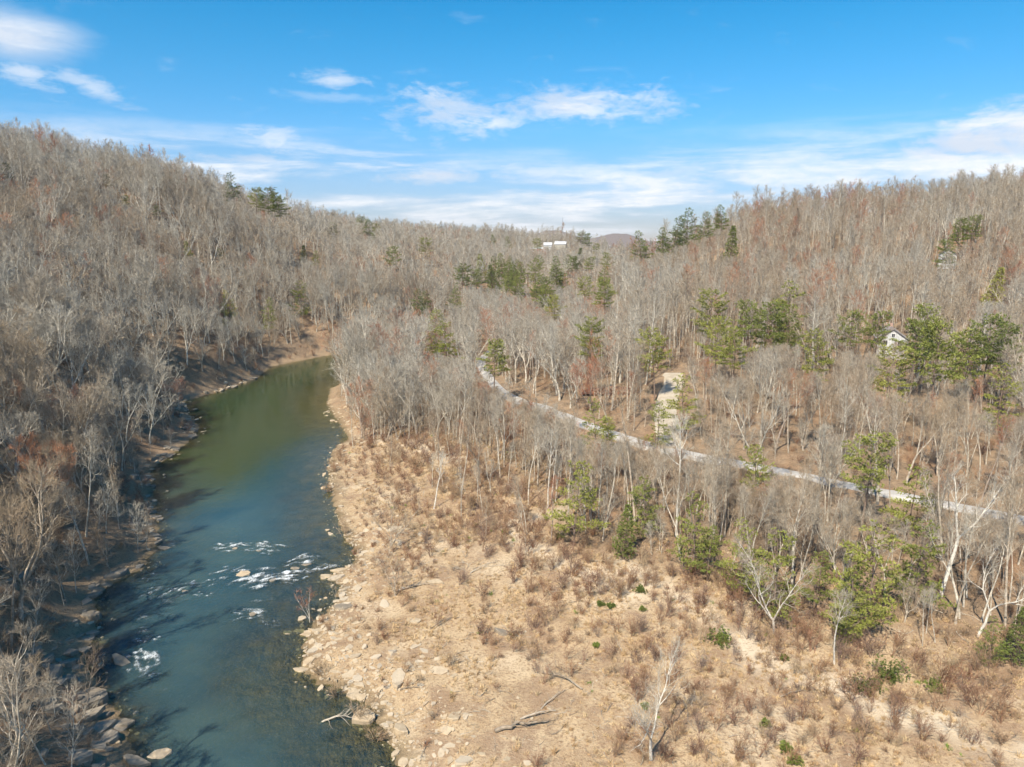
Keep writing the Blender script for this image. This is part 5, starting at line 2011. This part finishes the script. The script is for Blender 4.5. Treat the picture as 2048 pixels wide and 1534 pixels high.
# ------------------------------------------------------------------ driftwood, fallen trunks, the red earth bank
def log(u0, v0, u1, v1, r, lab, tint, twigs=10, lift=.25, tw_l=1.2):
    a_ = on_ground(u0, v0)
    b_ = on_ground(u1, v1)
    L = math.dist(a_, b_)
    e = bpy.data.objects.new('fallen_trunk', None)
    e.location = a_
    COL.objects.link(e)
    tag(e, lab, 'fallen trunk', 'fallen trunks')
    r_ = random.Random(int(u0 * 3 + v0))
    pts = []
    for k in range(8):
        t = k / 7
        pts.append(((b_[0] - a_[0]) * t + r_.gauss(0, .05 * L * .3 * math.sin(t * 3.14)), (b_[1] - a_[1]) * t + r_.gauss(0, .02 * L), (b_[2] - a_[2]) * t + r * .8 + lift * math.sin(t * 3.14)))
    B = MB()
    B.tube(pts, [r * (1 - .75 * k / 7) for k in range(8)], 7, 0, cap=True)
    o = obj('trunk', B.mesh('trunk', [M_LOG]), e)
    o['tint'] = tint
    B = MB()
    for k in range(twigs):
        q, d = along(pts, .25 + .74 * (k + r_.random()) / twigs)
        dd = turn(d, r_.uniform(.4, 1.0), r_.uniform(0, 6.283))
        dd = unit((dd[0], dd[1], abs(dd[2]) * .7 + .05))
        b1, _ = wander(r_, q, dd, tw_l * r_.uniform(.5, 1.3), 4, .15, 0)
        B.tube(b1, [r * .28 * (1 - i / 4.5) for i in range(5)], 4, 0)
        twig_spray(r_, B, b1, .008, 6, .5, 0)
    o = obj('branch', B.mesh('branch', [M_LOG]), e)
    o['tint'] = min(1, tint + .15)


STICK_SRC = bpy.data.collections.new('stick_source')
for k in range(5):
    r_ = random.Random(810 + k)
    B = MB()
    pts, _ = wander(r_, (0, 0, .05), unit((1, 0, .06)), [1.6, 2.4, 1.2, 3.0, 2.0][k], 6, .16, -.004)
    B.tube(pts, [.035 * (1 - i / 7.5) for i in range(7)], 4, 0)
    for q in range(7):
        a_, d_ = along(pts, r_.uniform(.2, .95))
        dd = turn(d_, r_.uniform(.4, .9), r_.uniform(0, 6.28))
        e_ = (a_[0] + dd[0] * .7, a_[1] + dd[1] * .7, a_[2] + abs(dd[2]) * .4)
        B.spike(a_, e_, .014, 0)
        twig_spray(r_, B, [a_, e_], .008, 4, .35, 0)
    STICK_SRC.objects.link(bpy.data.objects.new('source_%03d' % k, B.mesh('stick', [M_LOG])))
jx, jy = jitter_grid(-60, 85, 44, 165, 1.5, 41)
jd, jl, _, _ = river_d(jx, jy)
jb, jbe = bar_mask(jx, jy)
ok = (jb | (jbe < 10)) & ~jl & (jd > 1.5) & (rng.random(jx.shape) < np.clip(.35 + 2.5 * (fbm(jx / 8, jy / 8, 53, 2) - .5), .05, .8))
jx, jy = jx[ok], jy[ok]
jz = height(jx, jy)
ok = in_view(jx, jy, jz, .5, 0, 0)
jx, jy, jz = jx[ok], jy[ok], jz[ok]
n = len(jx)
scatter('flood_debris', np.stack([jx, jy, jz], -1).tolist(), np.stack([rng.normal(0, .06, n), rng.normal(0, .06, n), rng.uniform(0, 6.28, n)], -1),
        rng.uniform(.5, 1.3, n), rng.integers(0, 5, n), np.clip(rng.normal(.6, .3, n), 0, 1), STICK_SRC, 'fallen sticks and flood debris strewn over the bar', 'debris')

log(990, 1470, 1095, 1450, .20, 'dark fallen trunk lying on the bar at the bottom', .8, 14)
log(1040, 1440, 1112, 1424, .10, 'pale branch lying above the dark fallen trunk', .35, 6)
log(1165, 1380, 1085, 1352, .09, 'heap of fallen branches on the lower bar', .6, 22, .5, 1.8)
log(1082, 1418, 1130, 1385, .07, 'pale stick lying right of the dark fallen trunk', .4, 5)
log(795, 1184, 860, 1168, .10, 'grey driftwood beside the crooked small tree', .5, 8)
log(640, 1452, 712, 1440, .11, 'bleached root arching over the water at the bottom', .15, 14, .5, 1.6)
log(860, 1262, 905, 1238, .06, 'short dark stick on the middle of the bar', .9, 4)
log(1560, 1400, 1610, 1385, .09, 'dark branch lying in the brush at lower right', .85, 10)
log(940, 1150, 985, 1125, .07, 'bleached stick on the bar right of the rapids', .1, 8)
log(800, 1385, 840, 1378, .07, 'dark driftwood stick on the shore slabs', .9, 6)
log(1262, 794, 1320, 768, .16, 'pale fallen trunk across the red earth bank', .1, 5, .2)
log(1190, 950, 1235, 930, .1, 'grey fallen trunk at the wood edge above the cedar', .5, 8)

# cut bank of bare red earth beside the drive
x0, y0, z0 = on_ground(1232, 790)
V, F = [], []
nx_, nz_ = 26, 8
for i in range(nx_):
    for j in range(nz_):
        s = i / (nx_ - 1)
        h_ = j / (nz_ - 1)
        hh = 1.7 * math.sin(s * math.pi) ** .6
        V.append((-8 + 16 * s, 1.1 * h_ + .9 * math.sin(s * 7) * .4 + rnd.gauss(0, .16) - 1.2 * h_ * (1 - h_), hh * h_ - .3 + rnd.gauss(0, .08)))
for i in range(nx_):
    s = i / (nx_ - 1)
    V.append((-8 + 16 * s, 5.0, max(0.0, 1.2 * math.sin(s * math.pi)) - .2))
for i in range(nx_ - 1):
    for j in range(nz_ - 1):
        a_ = i * nz_ + j
        F.append((a_, a_ + nz_, a_ + nz_ + 1, a_ + 1))
    t_ = i * nz_ + nz_ - 1
    F.append((t_, t_ + nz_, nx_ * nz_ + i + 1, nx_ * nz_ + i))
o = obj('earth_bank', mesh_from('earth_bank', V, F, [M_REDSOIL]), None, (x0, y0, z0), (0, 0, R(-14)))
tag(o, 'cut bank of bare red earth left of the sandy drive', 'earth bank')


# ------------------------------------------------------------------ the air of the valley
B = MB()
B.box(-1500, 1500, -400, 3200, -8, 125)
mh = bpy.data.materials.new('haze')
mh.use_nodes = True
N = NT(mh.node_tree)
vol = N.n('ShaderNodeVolumePrincipled')
vol.inputs['Color'].default_value = (0.80, 0.88, 1.0, 1)
vol.inputs['Density'].default_value = 0.00009
vol.inputs['Anisotropy'].default_value = 0.2
o = N.n('ShaderNodeOutputMaterial')
N.l(vol.outputs[0], o.inputs['Volume'])
tag(obj('haze', B.mesh('haze', [mh])), 'thin blue haze in the valley air', 'haze', kind='stuff')
